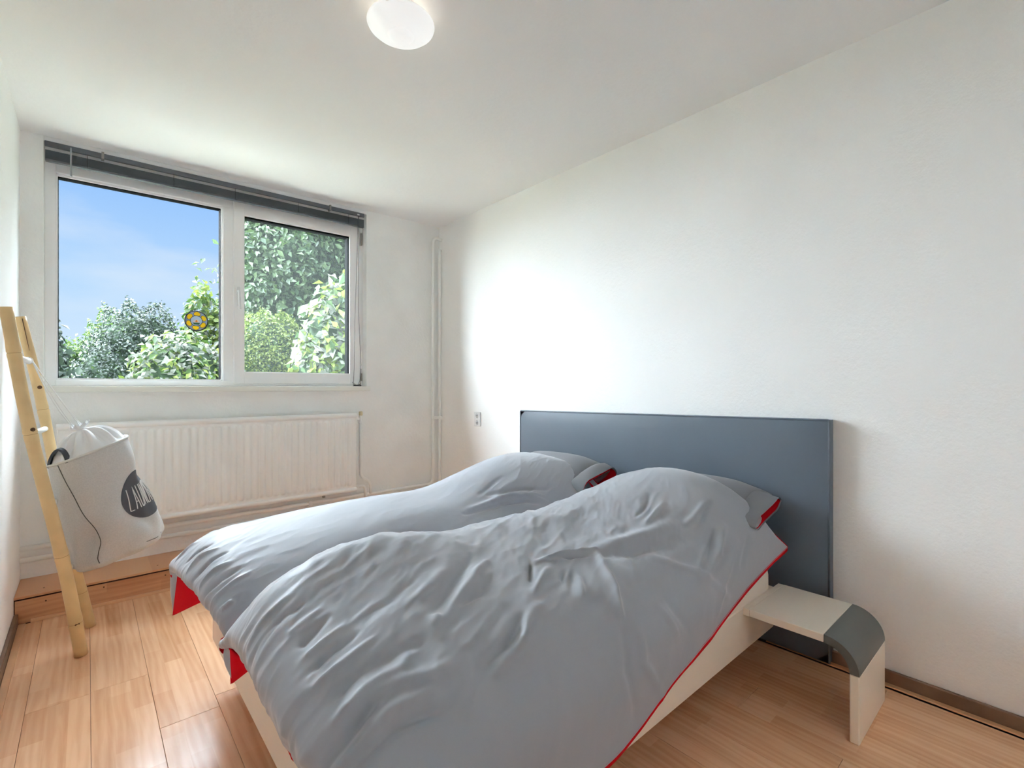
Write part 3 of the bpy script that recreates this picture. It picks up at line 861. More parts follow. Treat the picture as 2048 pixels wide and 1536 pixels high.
FOLDS_A =[
 ([(1.654,.924,.591),(1.493,.977,.571),(1.304,1.018,.568)],-0.018,0.03),
 ([(1.666,.978,.619),(1.508,1.033,.593),(1.346,1.064,.583)],0.013,0.028),
 ([(1.318,1.052,.579),(1.221,.931,.537),(1.163,.855,.498),(1.145,.825,.477)],0.017,0.013),
 ([(1.835,.853,.608),(1.725,.823,.546),(1.586,.804,.496)],0.015,0.02),
 ([(1.687,.859,.563),(1.574,.826,.511)],0.01,0.011),
 ([(1.778,.867,.597),(1.641,.819,.521)],-0.011,0.011),
 ([(1.451,.948,.554),(1.563,.845,.522),(1.665,.755,.431)],0.008,0.018),
 ([(1.754,1.12,.701),(1.6,1.092,.637)],-0.008,0.012),
 ([(1.748,1.06,.68),(1.593,1.041,.618)],0.008,0.012),
 ([(1.88,.933,.684),(1.737,.92,.616)],-0.008,0.012),
 ([(1.86,.949,.684),(1.716,.945,.622)],0.007,0.012),
 ([(1.056,1.12,.593),(.98,1.03,.57)],-0.015,0.008),
 ([(1.056,1.104,.589),(1.206,1.096,.586),(1.325,1.056,.58)],0.013,0.012),
 ([(1.165,1.088,.584),(1.26,1.041,.573)],-0.01,0.009),
 ([(1.115,1.015,.564),(1.065,.978,.554)],-0.011,0.009),
 ([(1.064,1.053,.575),(.949,.978,.555)],0.01,0.011),
 ([(1.132,.971,.551),(1.077,.908,.529)],0.011,0.011),
 ([(1.132,.996,.558),(1.058,.942,.542)],-0.008,0.009),
 ([(.927,.941,.544),(.825,.89,.524),(.731,.864,.511),(.679,.844,.499)],0.013,0.014),
 ([(.863,.928,.541),(.761,.884,.522),(.67,.862,.51)],-0.013,0.015),
 ([(.905,1.197,.616),(.764,1.113,.603),(.636,1.027,.577)],-0.013,0.018),
 ([(.914,1.148,.604),(.758,1.062,.588),(.646,1.0,.568)],0.012,0.016),
 ([(.905,1.087,.588),(.791,1.036,.578),(.697,1.024,.577)],-0.009,0.012),
 ([(.637,1.023,.575),(.616,.985,.561)],0.012,0.014),
 ([(.295,1.269,.52),(.342,1.258,.587),(.388,1.271,.614)],0.009,0.009),
 ([(.295,1.219,.514),(.344,1.215,.576),(.405,1.237,.608)],-0.01,0.009),
 ([(.297,1.163,.507),(.353,1.163,.568),(.424,1.194,.599)],0.009,0.009),
 ([(.298,1.12,.495),(.358,1.116,.559),(.434,1.156,.591)],-0.011,0.009),
 ([(.301,1.081,.485),(.363,1.077,.55),(.452,1.104,.581)],0.01,0.01),
 ([(.303,1.055,.472),(.368,1.035,.541),(.469,1.065,.573)],-0.011,0.01),
 ([(.307,1.009,.464),(.373,.992,.531),(.474,1.021,.561)],0.011,0.01),
 ([(.311,.969,.457),(.39,.951,.526),(.486,.972,.548)],-0.012,0.011),
 ([(.315,.939,.448),(.395,.916,.517),(.504,.932,.538)],0.012,0.011),
 ([(.322,.894,.452),(.411,.884,.508),(.521,.898,.526)],-0.013,0.012),
 ([(.335,.865,.458),(.423,.859,.498),(.538,.872,.514)],0.012,0.012),
 ([(.356,.84,.462),(.451,.836,.489),(.555,.84,.496)],-0.011,0.013),
 ([(.441,.946,.536),(.521,.968,.55),(.58,.963,.553)],-0.009,0.014),
 ([(.437,.892,.517),(.535,.901,.528),(.615,.9,.53)],0.01,0.014),
 ([(.667,1.15,.616),(.553,1.107,.595)],-0.006,0.014),
 ([(.747,1.151,.615),(.609,1.085,.593)],0.006,0.014),
 ([(1.187,.812,.468),(1.15,.757,.391),(1.212,.733,.286)],0.006,0.014),
 ([(1.145,.825,.477),(1.084,.758,.389),(1.084,.735,.282)],-0.006,0.014),
 ([(1.368,.821,.484),(1.394,.757,.409)],-0.007,0.018),
 ([(1.321,.816,.478),(1.339,.755,.4)],0.006,0.016),
 ([(1.855,.8,.559),(1.67,.768,.469),(1.578,.75,.398)],0.005,0.012),
 ([(1.921,.792,.567),(1.803,.766,.491)],-0.005,0.01),
]
FOLDS_B =[
 ([(1.709,1.682,.569),(1.632,1.763,.612),(1.506,1.809,.61),(1.334,1.81,.588)],0.01,0.011),
 ([(1.704,1.66,.544),(1.615,1.737,.585),(1.489,1.779,.585),(1.287,1.789,.574)],-0.011,0.01),
 ([(1.762,1.72,.623),(1.642,1.789,.638),(1.471,1.839,.621)],-0.009,0.012),
 ([(1.719,1.707,.595),(1.615,1.783,.623),(1.459,1.806,.599)],0.009,0.009),
 ([(1.604,1.878,.684),(1.429,1.857,.623)],-0.005,0.012),
 ([(1.637,1.837,.672),(1.477,1.821,.612)],0.005,0.012),
 ([(1.733,1.775,.659),(1.632,1.763,.612)],-0.005,0.008),
 ([(.256,2.19,.495),(.289,2.167,.53),(.314,2.131,.557)],0.008,0.008),
 ([(.262,2.068,.506),(.301,2.041,.548),(.339,1.997,.576)],-0.009,0.008),
 ([(.267,1.972,.508),(.306,1.969,.548),(.348,1.935,.574)],0.009,0.008),
 ([(.274,1.901,.506),(.316,1.898,.547),(.361,1.885,.572)],-0.01,0.008),
 ([(.281,1.835,.5),(.32,1.838,.538),(.366,1.83,.561)],0.01,0.008),
 ([(.287,1.784,.491),(.331,1.79,.531),(.387,1.787,.553)],-0.01,0.009),
 ([(.296,1.734,.481),(.34,1.744,.519),(.399,1.751,.542)],0.009,0.009),
 ([(.307,1.684,.464),(.33,1.68,.48),(.314,1.679,.469)],0.012,0.008),
]

def vnoise(x, y, seed):
    """Smooth value noise on arrays."""
    r = np.random.RandomState(seed); n = 64
    tab = r.rand(n, n)
    xi = np.floor(x).astype(int); yi = np.floor(y).astype(int)
    fx = x - xi; fy = y - yi
    fx = fx * fx * (3 - 2 * fx); fy = fy * fy * (3 - 2 * fy)
    a = tab[xi % n, yi % n]; b = tab[(xi + 1) % n, yi % n]; c = tab[xi % n, (yi + 1) % n]; d = tab[(xi + 1) % n, (yi + 1) % n]
    return (a * (1 - fx) + b * fx) * (1 - fy) + (c * (1 - fx) + d * fx) * fy - .5

def seg_dist(S, a, b):
    a = np.array(a); b = np.array(b); ab = b - a
    t = np.clip(((S - a) @ ab) / (ab @ ab), 0, 1)
    return np.linalg.norm(S - (a + t[..., None] * ab), axis=-1), t

def normals(S):
    du = np.gradient(S, axis=0); dv = np.gradient(S, axis=1)
    n = np.cross(du, dv); n /= np.linalg.norm(n, axis=-1)[..., None] + 1e-12
    return n

def creased(S, folds, seed, amp, ang, stretch, region=None):
    N = normals(S)
    if N[S.shape[0] // 2, S.shape[1] // 2, 2] < 0: N = -N
    D = np.zeros(S.shape[:2])
    # irregular folds: bend the sampling space a little so that no crease is a ruled line
    wob = S + np.stack([.030 * vnoise(S[..., 0] * 9, S[..., 1] * 9, seed + 31), .030 * vnoise(S[..., 0] * 9, S[..., 1] * 9, seed + 32), 0 * S[..., 0]], -1)
    for pts, a, w in folds:
        best = np.full(S.shape[:2], 9.); tt = np.zeros(S.shape[:2]); n = len(pts) - 1
        for k in range(n):
            d, t = seg_dist(wob, pts[k], pts[k + 1])
            m = d < best
            best = np.where(m, d, best); tt = np.where(m, (k + t) / n, tt)
        taper = np.clip(np.sin(np.pi * np.clip(tt * .92 + .04, 0, 1)), 0, 1) ** .6
        D += 1.3 * a * taper * np.exp(-(best / (w * .95)) ** 2)
    u = S[..., 0]; v = S[..., 1] + .5 * S[..., 2]
    for k, (fr, am, da) in enumerate(((7, .9, 0), (13, .85, .3), (25, .62, -.25), (48, .34, .15), (90, .12, -.1))):
        c, s = math.cos(ang + da), math.sin(ang + da)
        p = (c * u + s * v); q = (-s * u + c * v)
        warp = .6 * vnoise(p * fr * .5 + 9, q * fr * .5 + 3, seed + 70 + k)
        nz_ = vnoise(p * fr / stretch + 11, q * fr + warp + 7, seed + k)
        D += amp * am * (1 - 2.2 * np.abs(nz_)) * (1.0 if region is None else region(S))
    return S + N * D[..., None], N

def duvet(name, net, folds, seed, amp, ang, stretch, region, label):
    ns, nt_ = 430, 300
    S = net_surface(net, ns, nt_)
    S, N = creased(S, folds, seed, amp, ang, stretch, region)
    c = S[ns // 2, nt_ // 2]
    root = thing(name, (float(c[0]), float(c[1]), .425), label, 'duvet')
    top = obj_from('cover', S.reshape(-1, 3), [tuple(reversed(q)) if N[ns // 2, nt_ // 2, 2] > 0 and False else q for q in grid_faces(ns, nt_)], M['duvet'], root, smooth=True)
    # red underside: a lining that starts just inside the hem and shows as a narrow band
    hem = [S[:, 0], S[-1, :], S[::-1, -1], S[0, ::-1]]
    rim = np.concatenate([h[:-1] for h in hem])[::3]
    cc = S.reshape(-1, 3).mean(0)
    inward = cc - rim; inward[:, 2] = 0; inward /= np.linalg.norm(inward, axis=1)[:, None]
    n = len(rim)
    tri = np.linspace(0, 1, n)
    wob = .004 * vnoise(tri * 60, tri * 0 + 3, seed + 5)
    r0 = rim + inward * .001 + np.array([0, 0, .004])
    r1 = rim + inward * .002 - np.array([0, 0, 1.]) * (.013 + wob)[:, None]
    r2 = rim + inward * .020 - np.array([0, 0, 1.]) * .012
    r3 = rim + inward * .060 + np.array([0, 0, .02])
    V = np.concatenate([r0, r1, r2, r3])
    obj_from('red_underside', V, grid_faces(4, n, True), M['red'], root, smooth=True)
    return root, S

def reg_a(S):
    x, y = S[..., 0], S[..., 1]
    m = .35 + .65 * np.exp(-((x - .55) / .40) ** 2) + .55 * np.exp(-((x - 1.35) / .35) ** 2)
    side = np.clip((y - .78) / .14, .25, 1)
    return m * side * np.clip((2.25 - x) / .5, .35, 1)
def reg_b(S):
    x, y = S[..., 0], S[..., 1]
    return .22 + .6 * np.exp(-((x - .32) / .16) ** 2) + .65 * np.exp(-((x - 1.75) / .25) ** 2) * np.clip((2.1 - y) / .35, .2, 1)
dA, SA_ = duvet('duvet', NET_A, FOLDS_A, 5, .0088, math.radians(38), 3.2, reg_a, 'rumpled grey duvet with red underside on the bed half nearer the bedside table')
dB, SB_ = duvet('duvet', NET_B, FOLDS_B, 17, .0068, math.radians(30), 3.5, reg_b, 'smoother grey duvet on the bed half nearer the window and radiator')

def flap(root, quad, mat, name, bulge, n=10):
    """Curved four-sided patch: corners in order, bulging along -x (towards the foot)."""
    a, b, c, d = [np.array(p) for p in quad]
    V = []
    for i in range(n):
        for j in range(n):
            s, t = i / (n - 1), j / (n - 1)
            p = (1 - s) * (1 - t) * a + s * (1 - t) * b + s * t * c + (1 - s) * t * d
            p = p + np.array([-bulge * math.sin(math.pi * s) * math.sin(math.pi * t), 0, .004 * math.sin(3 * math.pi * s) * math.sin(math.pi * t)])
            V.append(p)
    V2 = [p + np.array([.004, 0, 0]) for p in V]
    F1 = grid_faces(n, n)
    F2 = [tuple(i + n * n for i in reversed(q)) for q in F1]
    return obj_from(name, V + V2, F1 + F2, mat, root, smooth=True)
# the corners that hang over the foot end, turned so that the red side shows
flap(dB, [(.262, 2.262, .430), (.300, 1.872, .462), (.298, 1.885, .440), (.250, 2.296, .254)], M['red'], 'turned_corner', .010)
flap(dB, [(.246, 2.312, .455), (.262, 2.256, .432), (.252, 2.292, .262), (.247, 2.338, .340)], M['duvet'], 'corner_edge', .006)
flap(dA, [(.296, 1.530, .424), (.322, 1.405, .412), (.321, 1.425, .396), (.300, 1.530, .319)], M['red'], 'turned_corner', .006)
flap(dA, [(.286, 1.575, .425), (.297, 1.524, .418), (.300, 1.520, .340), (.292, 1.556, .362)], M['duvet'], 'corner_edge', .006)

# ---------------------------------------------------------------- pillows
def pillow(c, size, tilt, label, seed, mouth, yaw=0.0):
    root = thing('pillow', (c[0], c[1], .425), label, 'pillow', 'grey pillows at the headboard')
    lx, ly, lz = size
    n = 34
    R_ = Matrix.Rotation(yaw, 3, 'Z') @ Matrix.Rotation(tilt, 3, 'Y')
    R_ = np.array(R_)
    def surf(a, b, side):
        # a along x, b along y in -1..1
        px = a * lx / 2 * (1 - .07 * (1 - abs(b)) * a * a); py = b * ly / 2 * (1 - .05 * (1 - abs(a)) * b * b)
        h = ((1 - abs(a) ** 2.6) * (1 - abs(b) ** 3.0))
        h = max(h, 0) ** .55
        return np.array([px, py, side * (lz / 2 * h + .002)])
    V = []; 
    for side in (1, -1):
        for i in range(n):
            for j in range(n):
                V.append(np.array(c) + R_ @ surf(-1 + 2 * i / (n - 1), -1 + 2 * j / (n - 1), side))
    F1 = [tuple(reversed(q)) for q in grid_faces(n, n)]
    F2 = [tuple(k + n * n for k in reversed(q)) for q in F1]
    per = [(i, 0) for i in range(n)] + [(n - 1, j) for j in range(1, n)] + [(i, n - 1) for i in range(n - 2, -1, -1)] + [(0, j) for j in range(n - 2, 0, -1)]
    ids = [i * n + j for i, j in per]
    F3 = [(ids[k], ids[(k + 1) % len(ids)], ids[(k + 1) % len(ids)] + n * n, ids[k] + n * n) for k in range(len(ids))]
    V = np.array(V); S = V + .004 * vnoise(V[:, 0] * 14, V[:, 1] * 14 + V[:, 2] * 9, seed)[:, None] * np.array([0, .3, 1.])
    obj_from('cushion', S, F1 + F2 + F3, M['pillow'], root, smooth=True)
    # open end of the case, facing the camera side (-y): grey sleeve lined in red
    m = 26
    W = []; Wi = []
    for ring, (dy, k, sc) in enumerate(((.10, .50, .90), (.05, .52, .93), (0.0, mouth * 1.3, .93), (-.03, mouth * 1.05, .92), (-.045, mouth, .90))):
        for q in range(m):
            t = 2 * math.pi * q / m
            ca, sa = math.cos(t), math.sin(t)
            ex = math.copysign(abs(ca) ** .55, ca); ez = math.copysign(abs(sa) ** .9, sa)
            droop = -.012 * max(0, -dy / .06)
            p = np.array([ex * lx / 2 * sc * (.97), -ly / 2 + dy, ez * lz / 2 * k + droop + .004 * math.sin(5 * t + ring)])
            W.append(np.array(c) + R_ @ p)
            p2 = p * np.array([.96, 1, .80]) + np.array([0, .004, droop * .2])
            Wi.append(np.array(c) + R_ @ p2)
    obj_from('pillowcase_end', W, [tuple(reversed(q)) for q in grid_faces(5, m, True)], M['pillow'], root, smooth=True)
    obj_from('red_lining', Wi, grid_faces(5, m, True), M['red'], root, smooth=True)
    return root
pillow((2.035, 1.955, .650), (.34, .62, .21), math.radians(-14), 'grey pillow with an open red-lined end beneath the duvet nearer the window', 3, .50)
pillow((2.098, 1.130, .640), (.32, .60, .19), math.radians(-14), 'grey pillow with a red corner tip beneath the duvet nearer the bedside table', 9, .24)

# ---------------------------------------------------------------- bedside table
bt = thing('bedside_table', (2.02, .55, 0), 'cream bedside table with a rounded dark grey corner, hooked to the bed', 'side table')
TX0, TX1, TZ = 1.852, 2.196, .3205
YO, TH = .420, .027
RO = .100   # outer corner radius
box('table_top', (TX0, YO + RO, TZ - TH), (TX1, .7615, TZ), M['bedframe'], bt, .002)
n = 14
V = []
for x in (TX0, TX1):
    for r_ in (RO, RO - TH):
        for k in range(n + 1):
            t = math.pi / 2 * k / n
            V.append((x, YO + RO - r_ * math.sin(t), TZ - RO + r_ * math.cos(t)))
m = n + 1
Fc = []
for k in range(n):
    Fc.append((k, 2 * m + k, 2 * m + k + 1, k + 1))                                   # outer skin
    Fc.append((m + k, m + k + 1, 3 * m + k + 1, 3 * m + k))                           # inner skin
    Fc.append((k, k + 1, m + k + 1, m + k))                                           # side x0
    Fc.append((2 * m + k, 3 * m + k, 3 * m + k + 1, 2 * m + k + 1))                   # side x1
Fc += [(0, m, 3 * m, 2 * m), (n, 2 * m + n, 3 * m + n, m + n)]
auto_smooth(obj_from('rounded_corner', V, Fc, M['corner'], bt), 40)
box('leg', (TX0, YO, 0.0), (TX1, YO + TH, TZ - RO), M['bedframe'], bt, .003)

# ---------------------------------------------------------------- bamboo ladder
lad = thing('bamboo_ladder', (0, 2.92, 0), 'bamboo ladder with white rungs leaning against the wall by the window', 'ladder')
def bamboo(a, b, r0, r1, nodes, knots):
    a = np.array(a); b = np.array(b); L_ = np.linalg.norm(b - a); d = (b - a) / L_
    ts = sorted(set([0, 1] + [t for nd in nodes for t in (nd - .022, nd - .008, nd - .003, nd, nd + .003, nd + .010, nd + .03)] + list(np.linspace(.02, .98, 26))))
    ts = [t for t in ts if 0 <= t <= 1]
    path = []; rad_ = []
    for t in ts:
        r_ = r0 + (r1 - r0) * t
        for nd in nodes:
            dd = t - nd
            if abs(dd) < .002: r_ *= .97
            elif abs(dd) < .012: r_ *= 1.075
            elif abs(dd) < .024: r_ *= 1.03
        bow = .006 * math.sin(t * 7.0 + a[1] * 9)
        path.append(a + (b - a) * t + np.array([bow, bow * .4, 0])); rad_.append(r_)
    o = tube('bamboo_pole', path, rad_, M['bamboo'], lad, 18)
    for nd in nodes:
        k = int(np.argmin([abs(t - nd) for t in ts]))
        lathe('node_ring', [(rad_[k] * 1.01, -.0012), (rad_[k] * 1.025, 0), (rad_[k] * 1.01, .0012)], path[k], M['bamboo_node'], o, 18, axis=d)
    for t, ang in knots:
        k = int(np.argmin([abs(q - t) for q in ts]))
        side = np.array([math.cos(ang), math.sin(ang), 0])
        side = side - d * np.dot(side, d); side /= np.linalg.norm(side)
        lathe('knot', [(.0085, rad_[k] - .001), (.007, rad_[k] + .0015), (.004, rad_[k] + .0005), (.0, rad_[k] + .0008)], path[k], M['bamboo_dark'], o, 12, axis=side)
    return path, ts
A0, A1 = np.array((-.019, 2.773, .002)), np.array((-.238, 2.67, 1.458))
B0, B1 = np.array((.009, 3.076, .002)), np.array((-.220, 3.0, 1.458))
bamboo(A0, A1, .0235, .0200, (.10, .305, .66, .88), ((.10, math.radians(-75)), (.675, math.radians(-60))))
bamboo(B0, B1, .0205, .0190, (.12, .34, .72), ((.80, math.radians(-70)),))
# the split near the top of the far pole
p_ = [B0 + (B1 - B0) * t + np.array([.006, -.0185, -.002]) for t in (.90, .93, .97, .995)]
tube('split', p_, [.0006, .0012, .0014, .0018], M['bamboo_dark'], lad, 6)
for t in (.24, .45, .66, .868):
    a = A0 + (A1 - A0) * t; b = B0 + (B1 - B0) * t
    e_ = (b - a) / np.linalg.norm(b - a)
    tube('rung', [a + e_ * .012, b - e_ * .008], .0115, M['rung'], lad, 14)

# ---------------------------------------------------------------- laundry bag
bag = thing('laundry_bag', (.11, 2.92, .33), 'grey canvas drawstring laundry bag hanging from the bamboo ladder', 'laundry bag')
BC0, BC1 = np.array((.109, 2.925, .395)), np.array((.005, 2.925, .862))
def bag_pt(th, w, out=0.0):
    wc = min(max(w, -.2), 1.05)
    c = BC0 + (BC1 - BC0) * wc
    tl = math.radians(17 + 5 * wc)
    e1 = np.array([math.cos(tl), 0, math.sin(tl)]); e2 = np.array([0, 1., 0])
    a = .173 - .026 * wc; b = .135 - .004 * wc
    ca, sa = math.cos(th), math.sin(th)
    p = abs(ca) ** .85 * math.copysign(1, ca); q = abs(sa) ** .85 * math.copysign(1, sa)
    # sagging dents and bulges of the soft canvas
    d = 0.0
    deg = math.degrees(th)
    deg = (deg + 180) % 360 - 180
    d += .016 * math.exp(-((deg + 20) / 40) ** 2 - ((wc - .12) / .18) ** 2)
    d += -.020 * math.exp(-((deg + 5) / 26) ** 2 - ((wc - .62) / .12) ** 2)
    d += -.036 * math.exp(-((deg + 118 - (wc - .25) * 40) / 16) ** 2 - ((wc - .20) / .16) ** 2)
    d += .020 * math.exp(-((deg + 84) / 20) ** 2 - ((wc - .30) / .20) ** 2)
    d += -.022 * math.exp(-((deg + 60 + (wc - .3) * 90) / 14) ** 2 - ((wc - .30) / .16) ** 2)
    d += .010 * math.exp(-((deg + 45) / 22) ** 2 - ((wc - .85) / .14) ** 2)
    d += .009 * math.sin(th * 5 + wc * 4) * (1 - wc) + .005 * math.sin(th * 9 - wc * 11) * (1 - wc)
    return c + (a + d + out) * p * e1 + (b + d + out) * q * e2
nth, nw = 96, 60
V = []
for i in range(nw):
    w = i / (nw - 1)
    for k in range(nth):
        V.append(bag_pt(2 * math.pi * k / nth, w))
Fc = grid_faces(nw, nth, True)
# rounded base
base_rows = 7
c0 = BC0
rows = []
for i in range(1, base_rows + 1):
    t = i / base_rows
    row = []
    for k in range(nth):
        p = bag_pt(2 * math.pi * k / nth, 0.0)
        s_ = math.cos(t * math.pi / 2) ** .55 if t < 1 else 0
        dn = np.array([.20, 0, -.98]) * .040 * math.sin(t * math.pi / 2)
        row.append(c0 + (p - c0) * s_ + dn + np.array([0, 0, .004 * math.sin(6 * math.pi * k / nth) * (1 - t)]))
    rows.append(row)
off = len(V)
for row in rows: V += row
for k in range(nth):
    k2 = (k + 1) % nth
    Fc.append((k, off + k, off + k2, k2))
for i in range(base_rows - 1):
    for k in range(nth):
        k2 = (k + 1) % nth
        Fc.append((off + i * nth + k, off + (i + 1) * nth + k, off + (i + 1) * nth + k2, off + i * nth + k2))
obj_from('body', V, Fc, M['bag'], bag, smooth=True)
tube('rim_piping', [bag_pt(t, 1.0, .001) for t in np.linspace(0, 2 * math.pi, 65)], .0058, M['bag_trim'], bag, 8, cap=False)
def seam(th_w, name='side_seam'):
    P = [bag_pt(math.radians(th), w, .0006) for th, w in th_w]
    tube(name, round_path(P, .03, 4), .0016, M['seam'], bag, 5)
seam([(-135 + (1 - w) / .8 * 31, w) for w in np.linspace(1, .2, 16)] + [(-105, .16), (-110, .10), (-112, .04), (-110, 0)])
seam([(-60, 0.02), (-50, .01), (-40, .0), (-25, .02)], 'base_seam')
# gathered cotton top
KN = np.array((-.022, 2.93, .958))
nr = 12
V = []
for i in range(nr):
    t = i / (nr - 1)
    for k in range(nth):
        th = 2 * math.pi * k / nth
        p = bag_pt(th, 1.0, -.010)
        q = KN + (p - BC1) * .085
        s_ = 1 - (1 - t) ** 1.25
        pl = (.017 * math.sin(13 * th + .8 * math.sin(3 * th)) + .004 * math.sin(29 * th)) * math.sin(min(1, t * 1.3) * math.pi) ** .8
        pt = p * (1 - s_) + q * s_ + np.array([0, 0, .020 * math.sin(math.pi * t)]) 
        nrm = pt - (BC1 * (1 - t) + KN * t); nrm = nrm / (np.linalg.norm(nrm) + 1e-6)
        V.append(pt + nrm * pl)
for i in range(1, 4):                      # ruffle above the drawstring
    for k in range(nth):
        th = 2 * math.pi * k / nth
        p = bag_pt(th, 1.0, -.010) - BC1
        V.append(KN + p * (.085 + .06 * i) + np.array([-.004, 0, .008 * i + .006 * math.sin(9 * th) * i / 3]))
obj_from('gathered_top', V, grid_faces(nr + 3, nth, True), M['cotton'], bag, smooth=True)
tube('drawstring_loop', [KN + np.array([.016 * math.cos(t), .014 * math.sin(t), .004 + .004 * math.cos(t)]) for t in np.linspace(0, 2 * math.pi, 21)], .0035, M['white_cord'], bag, 6, cap=False)
top_r = A0 + (A1 - A0) * .868; bot_r = B0 + (B1 - B0) * .868
hook = top_r + (bot_r - top_r) * .86
for k, (dx, dy, sag) in enumerate(((.004, -.016, .006), (.010, -.004, .010), (-.020, .006, .018), (-.026, .016, .030))):
    a = hook + np.array([.009, dy * .6, .006]); b = KN + np.array([dx, dy * .5, .006])
    P = [a * (1 - t) + b * t + np.array([-.3, 0, -1]) * sag * math.sin(math.pi * t) * .6 for t in np.linspace(0, 1, 10)]
    tube('drawstring', P, .0022, M['white_cord'], bag, 6)
loop = [hook + np.array([.0135 * math.cos(t), -.006 + .012 * t / 9, .0135 * math.sin(t)]) for t in np.linspace(0, 4 * math.pi, 33)]
tube('cord_loop', loop, .0022, M['white_cord'], bag, 6)
# black carrying handle
h0, h1 = bag_pt(math.radians(-163), .985, .003), bag_pt(math.radians(-118), .985, .003)
P = []
for t in np.linspace(0, 1, 18):
    p = h0 * (1 - t) + h1 * t + np.array([-.012, .0, 1.]) * .066 * math.sin(math.pi * t) ** .6
    P.append(p)
V = []
for i, p in enumerate(P):
    out = np.array([-.2, -1, 0.]); out /= np.linalg.norm(out)
    tq = P[min(i + 1, 17)] - P[max(i - 1, 0)]; tq /= np.linalg.norm(tq)
    w_ = np.cross(tq, np.array([-.35, -.94, .0])); w_ /= np.linalg.norm(w_)
    depth = np.array([.35, .94, 0.12]) * .026
    nn = w_ * .0045
    V += [p - nn, p + nn, p + nn + depth, p - nn + depth]
Fc = []
for i in range(17):
    for k in range(4):
        k2 = (k + 1) % 4
        Fc.append((4 * i + k, 4 * i + k2, 4 * i + 4 + k2, 4 * i + 4 + k))
Fc += [(0, 3, 2, 1), (68, 69, 70, 71)]
auto_smooth(obj_from('handle', V, Fc, M['strap'], bag), 50)
# printed oval with the word on it
OT, OW, DT, DW = math.radians(-30), .45, math.radians(44), .235
rings, sg = 10, 44
V = [bag_pt(OT, OW, .0010)]
for i in range(1, rings + 1):
    for k in range(sg):
        t = 2 * math.pi * k / sg
        V.append(bag_pt(OT + DT * i / rings * math.cos(t), OW + DW * i / rings * math.sin(t), .0010))
Fc = [(0, 1 + k, 1 + (k + 1) % sg) for k in range(sg)]
for i in range(rings - 1):
    for k in range(sg):
        k2 = (k + 1) % sg
        Fc.append((1 + i * sg + k, 1 + (i + 1) * sg + k, 1 + (i + 1) * sg + k2, 1 + i * sg + k2))
oval = obj_from('printed_oval', V, Fc, M['black'], bag, smooth=True)
# condensed capitals as strokes on the oval: (x, y) in letter boxes of 1 x 1
GL = {'L': [[(0, 1), (0, 0), (1, 0)]], 'A': [[(0, 0), (.5, 1), (1, 0)], [(.2, .32), (.8, .32)]], 'U': [[(0, 1), (0, .18), (.2, 0), (.8, 0), (1, .18), (1, 1)]],
      'N': [[(0, 0), (0, 1), (1, 0), (1, 1)]], 'D': [[(0, 0), (0, 1), (.6, 1), (1, .75), (1, .25), (.6, 0), (0, 0)]],
      'R': [[(0, 0), (0, 1), (.75, 1), (1, .8), (1, .66), (.75, .5), (0, .5)], [(.5, .5), (1, 0)]], 'Y': [[(0, 1), (.5, .5), (1, 1)], [(.5, .5), (.5, 0)]]}
t0, t1 = math.radians(-63), math.radians(8)
word = 'LAUNDRY'; step = (t1 - t0) / len(word)
for i, ch in enumerate(word):
    geo = []
    for st in GL[ch]:
        pts = []
        for (xa, ya), (xb, yb) in zip(st[:-1], st[1:]):
            for q in range(6):
                pts.append((xa + (xb - xa) * q / 6, ya + (yb - ya) * q / 6))
        pts.append(st[-1])
        P = [bag_pt(t0 + step * (i + .08 + .66 * x), .338 + .215 * y, .0016) for x, y in pts]
        geo.append(tube_geo(P, .0021, 5))
    g = join(*geo)
    obj_from('letter_' + ch.lower(), g[0], g[1], M['letter'], oval)

# ---------------------------------------------------------------- the garden outside
def leaf_mat(name, col, col2, trans=0.35, rough=0.45, k=0.45):
    col = tuple(c * k for c in col[:3]) + (1,); col2 = tuple(c * k for c in col2[:3]) + (1,)
    m = bpy.data.materials.new(name); m.use_nodes = True
    nt = m.node_tree; N = nt.nodes; L = nt.links
    b = N['Principled BSDF']; out = N['Material Output']
    geo = N.new('ShaderNodeNewGeometry')
    mx = N.new('ShaderNodeMix'); mx.data_type = 'RGBA'
    mx.inputs[6].default_value = col; mx.inputs[7].default_value = col2
    L.new(geo.outputs['Random Per Island'], mx.inputs['Factor'])
    L.new(mx.outputs[2], b.inputs['Base Color'])
    b.inputs['Roughness'].default_value = rough
    tl = N.new('ShaderNodeBsdfTranslucent'); L.new(mx.outputs[2], tl.inputs[0])
    ms = N.new('ShaderNodeMixShader'); ms.inputs[0].default_value = trans
    L.new(b.outputs[0], ms.inputs[1]); L.new(tl.outputs[0], ms.inputs[2]); L.new(ms.outputs[0], out.inputs[0])
    return m
M['leaf_dark'] = leaf_mat('grey_green_leaf', lin(46, 60, 50), lin(104, 120, 106), .2, .35, .6)
M['leaf_green'] = leaf_mat('fresh_green_leaf', lin(54, 90, 40), lin(116, 150, 74))
M['leaf_lime'] = leaf_mat('yellow_green_leaf', lin(100, 124, 48), lin(156, 170, 86), .35, .45, .66)
M['leaf_white'] = leaf_mat('white_variegated_leaf', lin(158, 168, 146), lin(206, 210, 196), .35, .45, .34)
M['leaf_tree'] = leaf_mat('tree_leaf', lin(70, 106, 66), lin(140, 166, 116), .35, .3, .52)
M['bark'] = material('bark', lin(84, 72, 60), 0.9, bump=(20, .6, .02))
M['lawn'] = material('lawn', lin(150, 150, 128), 0.95, var=(1.5, 0.2), bump=(30, .5, .02))
M['bounce_paving'] = material('pale_bounce_paving', lin(238, 235, 228), 0.9, var=(3, 0.05), bump=(30, .3, .01))
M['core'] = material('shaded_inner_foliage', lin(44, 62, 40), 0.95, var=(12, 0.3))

matte(M['bounce_paving']); matte(M['lawn'])

